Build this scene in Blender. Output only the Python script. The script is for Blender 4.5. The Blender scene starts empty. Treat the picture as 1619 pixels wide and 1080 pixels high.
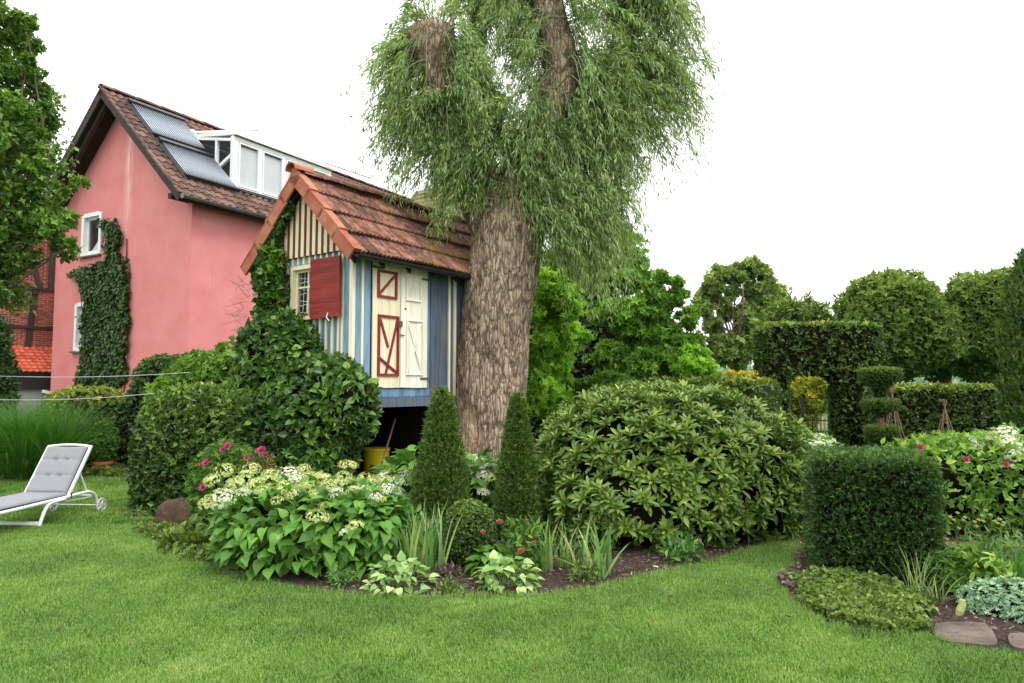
import bpy, math, random
import numpy as np
from mathutils import Matrix, Vector
random.seed(7); RNG = np.random.default_rng(11)
SC = bpy.context.scene
COL = SC.collection
rad = math.radians

# ------------------------------------------------------------------ camera, sky, sun, exposure
FPX, CXP, CYP, EYE = 1100.0, 809.5, 540.0, 1.6
PITCH = math.atan(70 / FPX)
cam_d = bpy.data.cameras.new('camera'); cam = bpy.data.objects.new('camera', cam_d); COL.objects.link(cam)
cam.location = (0, 0, EYE); cam.rotation_euler = (rad(90) + PITCH, 0, 0)
cam_d.sensor_width = 36; cam_d.lens = 36 * FPX / 1619; cam_d.clip_start = 0.05; cam_d.clip_end = 3000
SC.camera = cam
SUN_DIR = Vector((0.55, -0.50, 0.95)).normalized()
wd = bpy.data.worlds.new('World'); SC.world = wd; wd.use_nodes = True
nt = wd.node_tree; nt.nodes.clear(); N_ = nt.nodes.new; L_ = nt.links.new
sky = N_('ShaderNodeTexSky'); sky.sky_type = 'NISHITA'; sky.sun_disc = False
sky.sun_elevation = math.asin(SUN_DIR.z); sky.sun_rotation = math.atan2(SUN_DIR.x, SUN_DIR.y)
tc = N_('ShaderNodeTexCoord'); sx = N_('ShaderNodeSeparateXYZ'); L_(tc.outputs['Generated'], sx.inputs[0])
mr = N_('ShaderNodeMapRange'); mr.inputs[1].default_value = 0; mr.inputs[2].default_value = 1
mr.inputs[3].default_value = 10.5; mr.inputs[4].default_value = 25.0; L_(sx.outputs['Z'], mr.inputs[0])
cl = N_('ShaderNodeTexNoise'); cl.inputs['Scale'].default_value = 2.2; cl.inputs['Detail'].default_value = 4
L_(tc.outputs['Generated'], cl.inputs['Vector'])
cm = N_('ShaderNodeMapRange'); cm.inputs[1].default_value = .3; cm.inputs[2].default_value = .7
cm.inputs[3].default_value = .93; cm.inputs[4].default_value = 1.07; L_(cl.outputs[0], cm.inputs[0])
mu = N_('ShaderNodeMath'); mu.operation = 'MULTIPLY'; L_(mr.outputs[0], mu.inputs[0]); L_(cm.outputs[0], mu.inputs[1])
vm = N_('ShaderNodeVectorMath'); vm.operation = 'SCALE'; vm.inputs[0].default_value = (1.0, 1.0, 1.015); L_(mu.outputs[0], vm.inputs['Scale'])
mx = N_('ShaderNodeMix'); mx.data_type = 'RGBA'; mx.inputs[0].default_value = 0.9
L_(sky.outputs[0], mx.inputs[6]); L_(vm.outputs[0], mx.inputs[7])
bg = N_('ShaderNodeBackground'); bg.inputs['Strength'].default_value = 0.12; L_(mx.outputs[2], bg.inputs['Color'])
ow = N_('ShaderNodeOutputWorld'); L_(bg.outputs[0], ow.inputs['Surface'])
sl = bpy.data.lights.new('sun', 'SUN'); sl.energy = 1.3; sl.angle = rad(18); sl.color = (1.0, .96, .9)
so = bpy.data.objects.new('sun', sl); COL.objects.link(so); so.rotation_euler = SUN_DIR.to_track_quat('Z', 'Y').to_euler()
SC.view_settings.view_transform = 'Standard'; SC.view_settings.look = 'None'
SC.view_settings.exposure = 0.24; SC.view_settings.gamma = 1.0; SC.view_settings.use_curve_mapping = False
SC.cycles.max_bounces = 6; SC.cycles.diffuse_bounces = 2; SC.cycles.glossy_bounces = 2
SC.cycles.transmission_bounces = 5; SC.cycles.transparent_max_bounces = 6

# ------------------------------------------------------------------ measuring helpers (pixel of the photo -> real place)
def ray(px, py):
    a, b = (px - CXP) / FPX, (CYP - py) / FPX; c, s = math.cos(PITCH), math.sin(PITCH)
    return np.array([a, c - b * s, s + b * c])
def G(px, py, z=0.0):
    r = ray(px, py); return np.array([0, 0, EYE]) + r * ((z - EYE) / r[2])
def PY(px, py, Y):
    r = ray(px, py); return np.array([0, 0, EYE]) + r * (Y / r[1])
class Frame:
    def __init__(s, o, deg):
        t = rad(deg); s.deg = deg; s.o = np.array(o, float)
        s.X = np.array([math.cos(t), math.sin(t), 0]); s.Y = np.array([-math.sin(t), math.cos(t), 0]); s.Z = np.array([0, 0, 1.])
    def w(s, x, y, z): return s.o + s.X * x + s.Y * y + s.Z * z
    def hit(s, px, py, n, d):
        r = ray(px, py); rl = np.array([r @ s.X, r @ s.Y, r @ s.Z]); q = np.array([0, 0, EYE]) - s.o
        o = np.array([q @ s.X, q @ s.Y, q @ s.Z]); n = np.array(n, float); t = (d - o @ n) / (rl @ n); return o + rl * t

# ------------------------------------------------------------------ colours and materials
def hx(h):
    h = h.lstrip('#'); v = [int(h[i:i + 2], 16) / 255 for i in (0, 2, 4)]
    return tuple((c / 12.92 if c <= .04045 else ((c + .055) / 1.055) ** 2.4) for c in v) + (1.0,)
MATS = {}
def newmat(name):
    m = bpy.data.materials.new(name); m.use_nodes = True; m.node_tree.nodes.clear(); MATS[name] = m
    return m, m.node_tree.nodes.new, m.node_tree.links.new
def ramp(N, L, fac, cols, pos=None):
    r = N('ShaderNodeValToRGB'); e = r.color_ramp.elements
    pos = pos or [i / (len(cols) - 1) for i in range(len(cols))]
    while len(e) < len(cols): e.new(.5)
    for i, (c, p) in enumerate(zip(cols, pos)): e[i].position = p; e[i].color = c if not isinstance(c, str) else hx(c)
    L(fac, r.inputs[0]); return r.outputs[0]
def noise(N, L, scale, detail=4, coord='Object', stretch=None, rough=.55, dist=0):
    t = N('ShaderNodeTexCoord'); o = t.outputs[coord]
    if stretch:
        mp = N('ShaderNodeMapping'); mp.inputs['Scale'].default_value = stretch; L(o, mp.inputs[0]); o = mp.outputs[0]
    n = N('ShaderNodeTexNoise'); n.inputs['Scale'].default_value = scale; n.inputs['Detail'].default_value = detail
    n.inputs['Roughness'].default_value = rough; n.inputs['Distortion'].default_value = dist; L(o, n.inputs['Vector']); return n.outputs[0]
def mixc(N, L, fac, a, b, mode='MIX'):
    m = N('ShaderNodeMix'); m.data_type = 'RGBA'; m.blend_type = mode
    for sock, v in ((0, fac), (6, a), (7, b)):
        if hasattr(v, 'is_output') or isinstance(v, bpy.types.NodeSocket): L(v, m.inputs[sock])
        else: m.inputs[sock].default_value = v
    return m.outputs[2]
def bump(N, L, h, strength=.5, dist=.01):
    b = N('ShaderNodeBump'); b.inputs['Strength'].default_value = strength; b.inputs['Distance'].default_value = dist
    L(h, b.inputs['Height']); return b.outputs[0]
def surf(name, cols, scale=6, rough=.7, bmp=.3, bdist=.005, stretch=None, detail=5, spec=.4, metal=0, pos=None, var=.0, stain=None, sscale=3, sth=(.5, .7), sstretch=None, bscale=None):
    """painted, wooden, plastered or stone surface: noise between colours, per-piece variation, optional blotches"""
    m, N, L = newmat(name)
    f = noise(N, L, scale, detail, stretch=stretch)
    if var:
        oi = N('ShaderNodeObjectInfo'); ma = N('ShaderNodeMath'); ma.operation = 'MULTIPLY_ADD'
        L(oi.outputs['Random'], ma.inputs[0]); ma.inputs[1].default_value = var; L(f, ma.inputs[2])
        mb = N('ShaderNodeMath'); mb.operation = 'SUBTRACT'; L(ma.outputs[0], mb.inputs[0]); mb.inputs[1].default_value = var / 2; f = mb.outputs[0]
    c = ramp(N, L, f, cols, pos or [.3 + .4 * i / (len(cols) - 1) for i in range(len(cols))])
    if stain:
        g = noise(N, L, sscale, 6, stretch=sstretch, rough=.65)
        s = ramp(N, L, g, [(0, 0, 0, 1), (1, 1, 1, 1)], list(sth)); c = mixc(N, L, s, c, hx(stain))
    b = N('ShaderNodeBsdfPrincipled'); L(c, b.inputs['Base Color']); b.inputs['Roughness'].default_value = rough
    b.inputs['Specular IOR Level'].default_value = spec; b.inputs['Metallic'].default_value = metal
    if bmp:
        L(bump(N, L, noise(N, L, bscale or scale * 3, 6, stretch=stretch), bmp, bdist), b.inputs['Normal'])
    o = N('ShaderNodeOutputMaterial'); L(b.outputs[0], o.inputs[0]); return m
def lgain(c, k=(1.28, 1.2, .92)):
    v = hx(c); return tuple(min(.9, v[i] * k[i]) for i in range(3)) + (1.0,)
def leafmat(name, cols, rough=.45, trans=.35, spec=.4, pos=None, obvar=0.0, patch=0.0, gain=True, back=(.16, .2, .1, 1), bk=.3):
    """leaf: per-leaf tint attribute picks between colours, light passes through"""
    m, N, L = newmat(name)
    a = N('ShaderNodeAttribute'); a.attribute_name = 'tint'; f = a.outputs['Fac']
    if obvar:
        oi = N('ShaderNodeObjectInfo'); ma = N('ShaderNodeMath'); ma.operation = 'MULTIPLY_ADD'
        L(oi.outputs['Random'], ma.inputs[0]); ma.inputs[1].default_value = obvar; L(f, ma.inputs[2]); f = ma.outputs[0]
    if patch:   # broad patches of yellower and greener growth
        ge = N('ShaderNodeNewGeometry'); n5 = N('ShaderNodeTexNoise'); n5.inputs['Scale'].default_value = .9; n5.inputs['Detail'].default_value = 5; n5.inputs['Roughness'].default_value = .65
        L(ge.outputs['Position'], n5.inputs['Vector']); m5 = N('ShaderNodeMath'); m5.operation = 'MULTIPLY_ADD'; L(n5.outputs[0], m5.inputs[0]); m5.inputs[1].default_value = patch
        m6 = N('ShaderNodeMath'); m6.operation = 'ADD'; m5.inputs[2].default_value = -patch * .5; L(m5.outputs[0], m6.inputs[0]); L(f, m6.inputs[1]); f = m6.outputs[0]
    if gain and 'flower' not in name: cols = [lgain(c) for c in cols]
    c = ramp(N, L, f, cols, pos)
    g = N('ShaderNodeNewGeometry'); cb = mixc(N, L, bk, c, back); c2 = mixc(N, L, g.outputs['Backfacing'], c, cb)
    b = N('ShaderNodeBsdfPrincipled'); L(c2, b.inputs['Base Color']); b.inputs['Roughness'].default_value = rough
    b.inputs['Specular IOR Level'].default_value = spec
    t = N('ShaderNodeBsdfTranslucent'); tcx = mixc(N, L, 1.0, c, (1.25, 1.35, .6, 1), 'MULTIPLY'); L(tcx, t.inputs['Color'])
    s = N('ShaderNodeMixShader'); s.inputs[0].default_value = trans; L(b.outputs[0], s.inputs[1]); L(t.outputs[0], s.inputs[2])
    o = N('ShaderNodeOutputMaterial'); L(s.outputs[0], o.inputs[0]); return m

# ------------------------------------------------------------------ mesh builder
def vnoise(P, seed=0):
    P = np.asarray(P, float); i = np.floor(P).astype(np.int64); f = P - i; u = f * f * (3 - 2 * f)
    def h(a, b, c):
        n = (a * 374761393 + b * 668265263 + c * 2147483647 + seed * 1274126177) & 0xffffffff
        n = ((n ^ (n >> 13)) * 1274126177) & 0xffffffff; n = n ^ (n >> 16); return (n & 0xffff) / 65535.0
    r = 0
    for dx in (0, 1):
        for dy in (0, 1):
            for dz in (0, 1):
                w = (u[:, 0] if dx else 1 - u[:, 0]) * (u[:, 1] if dy else 1 - u[:, 1]) * (u[:, 2] if dz else 1 - u[:, 2])
                r = r + w * h(i[:, 0] + dx, i[:, 1] + dy, i[:, 2] + dz)
    return r
def fbm(P, o=3, seed=0):
    r = 0; a = .5
    for k in range(o): r = r + a * (vnoise(np.asarray(P) * 2 ** k, seed + k) - .5) * 2; a *= .5
    return r
class Geo:
    def __init__(s): s.V = []; s.F3 = []; s.F4 = []; s.T = []; s.n = 0
    def add(s, V, f3=None, f4=None, tint=0.5):
        V = np.asarray(V, float).reshape(-1, 3); s.V.append(V)
        if f3 is not None and len(f3): s.F3.append(np.asarray(f3, np.int64).reshape(-1, 3) + s.n)
        if f4 is not None and len(f4): s.F4.append(np.asarray(f4, np.int64).reshape(-1, 4) + s.n)
        s.T.append(np.broadcast_to(np.asarray(tint, float), (len(V),)).copy()); s.n += len(V); return s
    def box(s, a, b, tint=.5, M=None):
        x0, y0, z0 = a; x1, y1, z1 = b
        V = np.array([(x0, y0, z0), (x1, y0, z0), (x1, y1, z0), (x0, y1, z0), (x0, y0, z1), (x1, y0, z1), (x1, y1, z1), (x0, y1, z1)], float)
        if M is not None: V = V @ np.array(M.to_3x3()).T + np.array(M.translation)
        return s.add(V, None, [(0, 3, 2, 1), (4, 5, 6, 7), (0, 1, 5, 4), (1, 2, 6, 5), (2, 3, 7, 6), (3, 0, 4, 7)], tint)
    def beam(s, p, q, w, h, up=(0, 0, 1), tint=.5):
        p = np.array(p, float); q = np.array(q, float); d = q - p; l = np.linalg.norm(d); d /= l
        sd = np.cross(d, up); sd /= np.linalg.norm(sd) + 1e-9; u = np.cross(sd, d)
        V = [p + sd * a * w / 2 + u * b * h / 2 + d * c * l for c in (0, 1) for a, b in ((-1, -1), (1, -1), (1, 1), (-1, 1))]
        return s.add(V, None, [(0, 1, 2, 3), (7, 6, 5, 4), (0, 4, 5, 1), (1, 5, 6, 2), (2, 6, 7, 3), (3, 7, 4, 0)], tint)
    def tube(s, path, rr, seg=8, cap=True, tint=.5):
        path = np.asarray(path, float); n = len(path); rr = np.broadcast_to(np.asarray(rr, float), (n,))
        tg = np.gradient(path, axis=0); tg /= np.linalg.norm(tg, axis=1)[:, None] + 1e-9
        ref = np.array([0, 0, 1.]) if abs(tg[0][2]) < .9 else np.array([1., 0, 0]); V = []
        for i in range(n):
            a = np.cross(tg[i], ref); a /= np.linalg.norm(a) + 1e-9; b = np.cross(a, tg[i]); ref = b
            for k in range(seg):
                t = 2 * math.pi * k / seg; V.append(path[i] + (a * math.cos(t) + b * math.sin(t)) * rr[i])
        F = [(i * seg + k, i * seg + (k + 1) % seg, (i + 1) * seg + (k + 1) % seg, (i + 1) * seg + k) for i in range(n - 1) for k in range(seg)]
        F3 = []
        if cap:
            V += [path[0], path[-1]]; a, b = n * seg, n * seg + 1
            F3 = [(a, (k + 1) % seg, k) for k in range(seg)] + [(b, (n - 1) * seg + k, (n - 1) * seg + (k + 1) % seg) for k in range(seg)]
        return s.add(V, F3, F, tint)
    def poly(s, P, z0, z1, n=(0, 0, 1)):
        pass
    def prism(s, P2, f, t0, t1):
        """polygon P2 (convex) extruded: f(u, v, t) -> point"""
        n = len(P2); V = [f(u, v, t0) for u, v in P2] + [f(u, v, t1) for u, v in P2]
        F3 = [(0, i + 1, i) for i in range(1, n - 1)] + [(n, n + i, n + i + 1) for i in range(1, n - 1)]
        return s.add(V, F3, [(i, (i + 1) % n, n + (i + 1) % n, n + i) for i in range(n)])
    def mesh(s, name, mat, smooth=False):
        me = bpy.data.meshes.new(name); V = np.concatenate(s.V); T = np.concatenate(s.T)
        f3 = np.concatenate(s.F3) if s.F3 else np.zeros((0, 3), np.int64); f4 = np.concatenate(s.F4) if s.F4 else np.zeros((0, 4), np.int64)
        me.vertices.add(len(V)); me.vertices.foreach_set('co', V.astype(np.float32).ravel())
        nl = f3.size + f4.size; me.loops.add(nl); me.loops.foreach_set('vertex_index', np.concatenate([f3.ravel(), f4.ravel()]).astype(np.int32))
        me.polygons.add(len(f3) + len(f4))
        st = np.concatenate([np.arange(len(f3)) * 3, f3.size + np.arange(len(f4)) * 4]).astype(np.int32)
        me.polygons.foreach_set('loop_start', st)
        try: me.polygons.foreach_set('loop_total', np.concatenate([np.full(len(f3), 3), np.full(len(f4), 4)]).astype(np.int32))
        except Exception: pass
        at = me.attributes.new('tint', 'FLOAT', 'POINT'); at.data.foreach_set('value', T.astype(np.float32))
        me.polygons.foreach_set('use_smooth', np.full(len(me.polygons), bool(smooth)))
        me.update(calc_edges=True)
        if mat is not None: me.materials.append(MATS[mat] if isinstance(mat, str) else mat)
        return me
def tag(o, label=None, cat=None, group=None, kind=None):
    if label: o['label'] = label
    if cat: o['category'] = cat
    if group: o['group'] = group
    if kind: o['kind'] = kind
    return o
WORLD0 = {}
def thing(name, label, cat, loc=(0, 0, 0), rot=0.0, group=None, kind=None):
    o = bpy.data.objects.new(name, None); COL.objects.link(o); o.location = loc; o.rotation_euler = (0, 0, rot); o.empty_display_size = .1
    tag(o, label, cat, group, kind); WORLD0[o.name] = Vector(loc) if rot == 0 else None; return o
def part(name, geo, mat, parent=None, smooth=False, kind=None, label=None, loc=None, local=False):
    """link geometry as one mesh object; geometry is in world metres unless local"""
    me = geo if isinstance(geo, bpy.types.Mesh) else geo.mesh(name, mat, smooth)
    o = bpy.data.objects.new(name, me); COL.objects.link(o)
    if parent is not None:
        o.parent = parent
        if not local and parent.type == 'EMPTY': o.location = -Vector(parent.location)
    if loc is not None: o.location = loc
    if kind: o['kind'] = kind
    if label: o['label'] = label
    return o
def piece(name, me, parent, M):
    o = bpy.data.objects.new(name, me); COL.objects.link(o); o.parent = parent
    if parent.type == 'EMPTY' and abs(parent.rotation_euler.z) < 1e-9: M = Matrix.Translation(-Vector(parent.location)) @ M
    o.matrix_local = M; return o

# ------------------------------------------------------------------ leaves
def T_dia(w=.5, fold=.12, droop=.1): return (np.array([(0, 0, 0), (w / 2, .45, fold), (0, 1, -droop), (-w / 2, .45, fold)]), [(0, 1, 2), (0, 2, 3)], [])
def T_nar(w=.13, droop=.15): return (np.array([(0, 0, 0), (w / 2, .35, .03), (-w / 2, .35, .03), (w / 2.4, .68, -.02 - droop * .3), (-w / 2.4, .68, -.02 - droop * .3), (0, 1, -droop)]), [(0, 1, 2), (3, 5, 4)], [(1, 3, 4, 2)])
def T_ov(w=.6, fold=.08, droop=.18, base=.28):
    V = np.array([(0, 0, 0), (0, .35, 0), (0, .7, -droop * .4), (0, 1, -droop), (w / 2, base, fold), (w / 2 * .8, .62, fold * .8 - droop * .3), (-w / 2, base, fold), (-w / 2 * .8, .62, fold * .8 - droop * .3)])
    return (V, [(0, 4, 1), (0, 1, 6), (2, 5, 3), (2, 3, 7)], [(1, 4, 5, 2), (1, 2, 7, 6)])
def T_heart():
    V = [(0, .06, -.01), (0, .35, 0), (0, .65, -.05), (0, 1.02, -.2)]
    for s in (1, -1): V += [(s * .2, -.02, .02), (s * .4, .2, .07), (s * .36, .5, .04), (s * .17, .78, -.06)]
    f3 = [(0, 4, 5), (0, 9, 8), (2, 7, 3), (2, 3, 11)]; f4 = [(0, 5, 6, 1), (1, 6, 7, 2), (0, 1, 10, 9), (1, 2, 11, 10)]
    return (np.array(V), f3, f4)
def T_obl(w=.3):   # rhododendron: oblong, folded along the rib, arching
    V = [(0, 0, 0), (0, .3, .05), (0, .7, .03), (0, 1, -.08)]
    for s in (1, -1): V += [(s * w / 2 * .7, .25, .09), (s * w / 2, .6, .08), (s * w / 2 * .6, .85, .02)]
    return (np.array(V), [(0, 4, 1), (0, 1, 7), (2, 5, 6), (2, 6, 3), (2, 9, 8), (2, 3, 9)], [(1, 4, 5, 2), (1, 2, 8, 7)])
def T_sprig(n=7, w=.1, spread=.55):   # conifer tip: needles fanned along a short shoot
    V = []; F = []
    for k in range(n):
        t = k / n * .55; a = k * 2.4; d = np.array([math.cos(a) * spread, .75, math.sin(a) * spread]); d /= np.linalg.norm(d)
        p = np.array([0, t, 0]); sd = np.cross(d, (math.sin(a), .2, math.cos(a))); sd /= np.linalg.norm(sd); i = len(V)
        V += [p - sd * w / 2, p + sd * w / 2, p + d * .5]; F.append((i, i + 1, i + 2))
    return (np.array(V), F, [])
def T_cluster(n=4, w=.55, seed=0, spread=.9):   # a few leaves on one shoot tip
    r = np.random.default_rng(seed); V = []; F = []; tv, tf, _ = T_dia(w)
    for k in range(n):
        a = 2 * math.pi * k / n + r.uniform(-.3, .3); D = np.array([math.cos(a) * spread, .5, math.sin(a) * spread]); D /= np.linalg.norm(D)
        Nn = np.array([0, 1, 0]) - D * D[1]; Nn /= np.linalg.norm(Nn); X = np.cross(D, Nn); i = len(V)
        for v in tv * .7: V.append(X * v[0] + D * v[1] + Nn * v[2])
        F += [(i + a_, i + b_, i + c_) for a_, b_, c_ in tf]
    return (np.array(V), F, [])
def unit(a): return a / (np.linalg.norm(a, axis=-1, keepdims=True) + 1e-9)
def scatter(g, T, P, D, Nn, S, tint):
    V, f3, f4 = T; n = len(P)
    if n == 0: return
    D = unit(D); X = unit(np.cross(D, Nn)); Z = np.cross(X, D); S = np.asarray(S, float)
    if S.ndim == 0: S = np.full(n, float(S))
    R = np.stack([X, D, Z], axis=2) * S[:, None, None]
    W = np.einsum('nij,kj->nki', R, V) + P[:, None, :]; k = len(V); off = (np.arange(n) * k)[:, None, None]
    F3 = (np.array(f3)[None] + off).reshape(-1, 3) if len(f3) else None; F4 = (np.array(f4)[None] + off).reshape(-1, 4) if len(f4) else None
    g.add(W.reshape(-1, 3), F3, F4, np.repeat(np.broadcast_to(tint, (n,)), k))
def rn(n): return RNG.normal(size=(n, 3))
def U(n, a=0., b=1.): return RNG.uniform(a, b, n)

# ------------------------------------------------------------------ volumes to clothe with leaves
class Blob:
    """superellipsoid; p=2 ellipsoid, p=8 clipped box"""
    def __init__(s, c, r, p=2., rz=0., lump=.0, lf=1.5, seed=1): s.c = np.array(c, float); s.r = np.array(r, float); s.p = p; s.rz = rz; s.lump = lump; s.lf = lf; s.seed = seed
    def R(s, P, inv=False):
        t = -s.rz if inv else s.rz; c, q = math.cos(t), math.sin(t); M = np.array([[c, -q, 0], [q, c, 0], [0, 0, 1]]); return P @ M.T
    def radius(s, d): return (np.abs(d / s.r) ** s.p).sum(-1) ** (-1 / s.p)
    def level(s, P):
        q = s.R(P - s.c, True); return (np.abs(q / s.r) ** s.p).sum(-1) ** (1 / s.p)
    def sample(s, n):
        m = n * 4 + 50; d = unit(rn(m)) * s.r; d = unit(d); r = s.radius(d); q = d * r[:, None]
        nr = unit(np.sign(q) * np.abs(q / s.r) ** (s.p - 1) / s.r)
        # candidate density of stretched directions, corrected to even area
        dens = 1 / (np.prod(s.r) * (np.linalg.norm(d / s.r, axis=1) ** 3)); w = r ** 2 / np.clip((nr * d).sum(1), .15, 1) / dens
        k = RNG.choice(m, n, p=w / w.sum(), replace=False); q = q[k]; nr = nr[k]
        if s.lump: q = q * (1 + s.lump * fbm(s.R(q) * s.lf + s.c, 3, s.seed))[:, None]
        return s.R(q) + s.c, s.R(nr)
    def core(s, g, k=.86, nu=20, nv=14):
        V = []
        for j in range(nv + 1):
            for i in range(nu):
                a = 2 * math.pi * i / nu; b = math.pi * j / nv; V.append((math.cos(a) * math.sin(b) + 1e-6, math.sin(a) * math.sin(b) + 1e-6, math.cos(b)))
        d = unit(np.array(V) * s.r); q = d * s.radius(d)[:, None]
        if s.lump: q = q * (1 + s.lump * fbm(s.R(q) * s.lf + s.c, 3, s.seed))[:, None]
        q = s.R(q * k * (1 + .05 * fbm(q * 6, 2, 5))[:, None]) + s.c; q[:, 2] = np.maximum(q[:, 2], .01)
        F = [(j * nu + i, (j + 1) * nu + i, (j + 1) * nu + (i + 1) % nu, j * nu + (i + 1) % nu) for j in range(nv) for i in range(nu)]
        g.add(q, None, F)
class Lathe:
    """profile [(r, z), ...] from bottom to top"""
    def __init__(s, c, prof, wob=.03): s.c = np.array(c, float); s.prof = np.array(prof, float); s.wob = wob
    def level(s, P): return np.full(len(P), 9.)
    def sample(s, n):
        p = s.prof; a, b = p[:-1], p[1:]; ln = np.linalg.norm(b - a, axis=1); w = ln * (a[:, 0] + b[:, 0]); k = RNG.choice(len(w), n, p=w / w.sum()); t = U(n)
        q = a[k] + (b[k] - a[k]) * t[:, None]; th = U(n, 0, 2 * math.pi); d = (b - a)[k] / ln[k][:, None]
        r = q[:, 0] * (1 + s.wob * np.sin(th * 3 + q[:, 1] * 9)); P = np.stack([r * np.cos(th), r * np.sin(th), q[:, 1]], 1) + s.c
        return P, np.stack([d[:, 1] * np.cos(th), d[:, 1] * np.sin(th), -d[:, 0]], 1)
    def core(s, g, k=.85, nu=18):
        V = []
        for r, z in s.prof:
            for i in range(nu): a = 2 * math.pi * i / nu; V.append(s.c + (r * k * math.cos(a), r * k * math.sin(a), z))
        m = len(s.prof); g.add(V, None, [(j * nu + i, j * nu + (i + 1) % nu, (j + 1) * nu + (i + 1) % nu, (j + 1) * nu + i) for j in range(m - 1) for i in range(nu)])
def clothe(g, blobs, n, T, size, thick=.12, out=.6, up=.25, jit=.7, tintf=None, flat=.7, svar=.3, minz=.02, weights=None, droop=0.):
    """leaves over the outside of a union of volumes, set at random depth below the surface"""
    w = np.array(weights if weights else [max(b.r) ** 2 if isinstance(b, Blob) else 1 for b in blobs], float); w /= w.sum()
    for b, q in zip(blobs, w):
        P, Nn = b.sample(int(n * q)); m = len(P); dep = U(m) ** 1.3 * thick; P = P - Nn * dep[:, None] + rn(m) * .01
        keep = P[:, 2] > minz
        for c in blobs:
            if c is not b: keep &= c.level(P) > .93
        P, Nn, dep = P[keep], Nn[keep], dep[keep]; m = len(P)
        D = Nn * out + rn(m) * jit + np.array([0, 0, up - droop]); Z = Nn * flat + rn(m) * .45 + np.array([0, 0, .35])
        t = tintf(P, Nn, dep, m) if tintf else U(m); TT = T if isinstance(T, list) else [T]; pick = RNG.integers(0, len(TT), m)
        S = size * U(m, 1 - svar, 1 + svar)
        for i, tt in enumerate(TT):
            k = pick == i; scatter(g, tt, P[k], D[k], Z[k], S[k], t[k])
CL4 = [T_cluster(4, .6, i) for i in range(4)]; CL5 = [T_cluster(5, .45, i + 9) for i in range(4)]
# ------------------------------------------------------------------ materials
surf('pink_plaster', ['#c97876', '#cf807f', '#d48887'], 1.2, .9, .1, .003, stain='#dfb0ac', sscale=1.0, sth=(.66, .78), sstretch=(5, 5, .3), bscale=60)
surf('soffit_dark', ['#1f1a18', '#2e2724'], 5, .8, .1)
surf('verge_wood', ['#2b2420', '#3b322c'], 8, .8, .2, stretch=(1, 6, 1))
surf('zinc', ['#565a58', '#70746f'], 3, .45, .05, metal=.4)
surf('roof_tile_brown', ['#40302a', '#5e453b', '#77594b'], 9, .85, .3, var=.5, stain='#9a6f35', sscale=1.1, sth=(.66, .74))
surf('roof_tile_moss', ['#5b5736', '#747046', '#6b4a3a'], 9, .9, .3)
surf('white_paint', ['#d9d9d4', '#e6e6e2'], 4, .5, .05)
surf('white_plastic', ['#dcdedc', '#e8eae8'], 4, .35, 0)
surf('curtain_white', ['#c3c9cb', '#d0d5d6'], 2, .9, 0)
surf('tube_glass', ['#98a0a9', '#b6bec6'], 4, .35, 0, metal=.75, spec=.6)
surf('collector_frame', ['#1c1d1f', '#2a2b2d'], 4, .5, 0)
surf('brick_red', ['#7c3a2e', '#94493a', '#a85a47'], 12, .9, .4, var=.7)
surf('mortar', ['#cfc0b0', '#ded0c2'], 12, .95, .3)
surf('old_timber', ['#2e2622', '#453a34'], 7, .9, .5, stretch=(4, 4, .6))
surf('orange_tile', ['#a8452c', '#b85538', '#c4664a'], 8, .75, .2, var=.5)
surf('grey_render', ['#86868c', '#98989c'], 3, .9, .1)
surf('blue_paint', ['#53748e', '#688ba5', '#7c9cb3'], 5, .75, .4, .003, stretch=(3, 3, .5), var=.35, stain='#5c6268', sscale=3.2, sth=(.58, .72), sstretch=(4, 4, .5))
surf('blue_weathered', ['#3f4f60', '#515f70', '#626f7d'], 5, .85, .5, .004, stretch=(6, 6, .4), var=.2, stain='#6f6259', sscale=2.5, sth=(.52, .66), sstretch=(5, 5, .4))
surf('cream_paint', ['#d8cda6', '#e3d9b6', '#eae1c2'], 4, .7, .3, .003, stretch=(3, 3, .4), var=.3, stain='#a08d60', sscale=3, sth=(.58, .84), sstretch=(6, 6, .5))
surf('ivory_paint', ['#dedac4', '#e9e6d4', '#efece0'], 4, .7, .3, .003, stretch=(3, 3, .4), var=.3, stain='#8f8467', sscale=3, sth=(.6, .86), sstretch=(6, 6, .5))
surf('red_paint', ['#6e1f1a', '#85281f', '#93352a'], 5, .55, .25, .003, stretch=(.6, 1, 5), var=.2)
surf('brown_batten', ['#5e2a1e', '#713628'], 5, .75, .3, stretch=(3, 3, .5), var=.3)
surf('terracotta', ['#94523c', '#a46048', '#b07459'], 5, .75, .2, var=.3, stain='#8a8474', sscale=4, sth=(.72, .85))
surf('black_iron', ['#17181a', '#232427'], 6, .5, .1)
surf('aged_brass', ['#4b4736', '#6a6348'], 8, .6, .1)
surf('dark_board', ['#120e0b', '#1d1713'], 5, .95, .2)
surf('post_wood', ['#5c3b30', '#775145'], 6, .85, .4, stretch=(5, 5, .5))
surf('yellow_plastic', ['#b7a600', '#cbbb12'], 3, .5, .05)
surf('metal_white', ['#dadbd9', '#e6e7e5'], 4, .35, .03)
surf('cushion_grey', ['#7f8084', '#8b8c90'], 220, .95, .15, .001, detail=2)
surf('cushion_edge', ['#2c2d33', '#3a3b42'], 60, .9, .1)
surf('tyre_grey', ['#b9bab8', '#cfd0ce'], 6, .5, 0)
surf('boulder_stone', ['#372a1e', '#4e3b2a', '#665039'], 4, .85, .7, .02)
surf('slab_stone', ['#443b34', '#584d44', '#6c6055'], 5, .9, .6, .008, stain='#5f6340', sscale=4, sth=(.6, .75))
surf('rust_tree_wood', ['#6b4433', '#845743'], 8, .85, .4)
surf('terra_pot', ['#a85a3e', '#bb6c4c'], 5, .8, .1)
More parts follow.
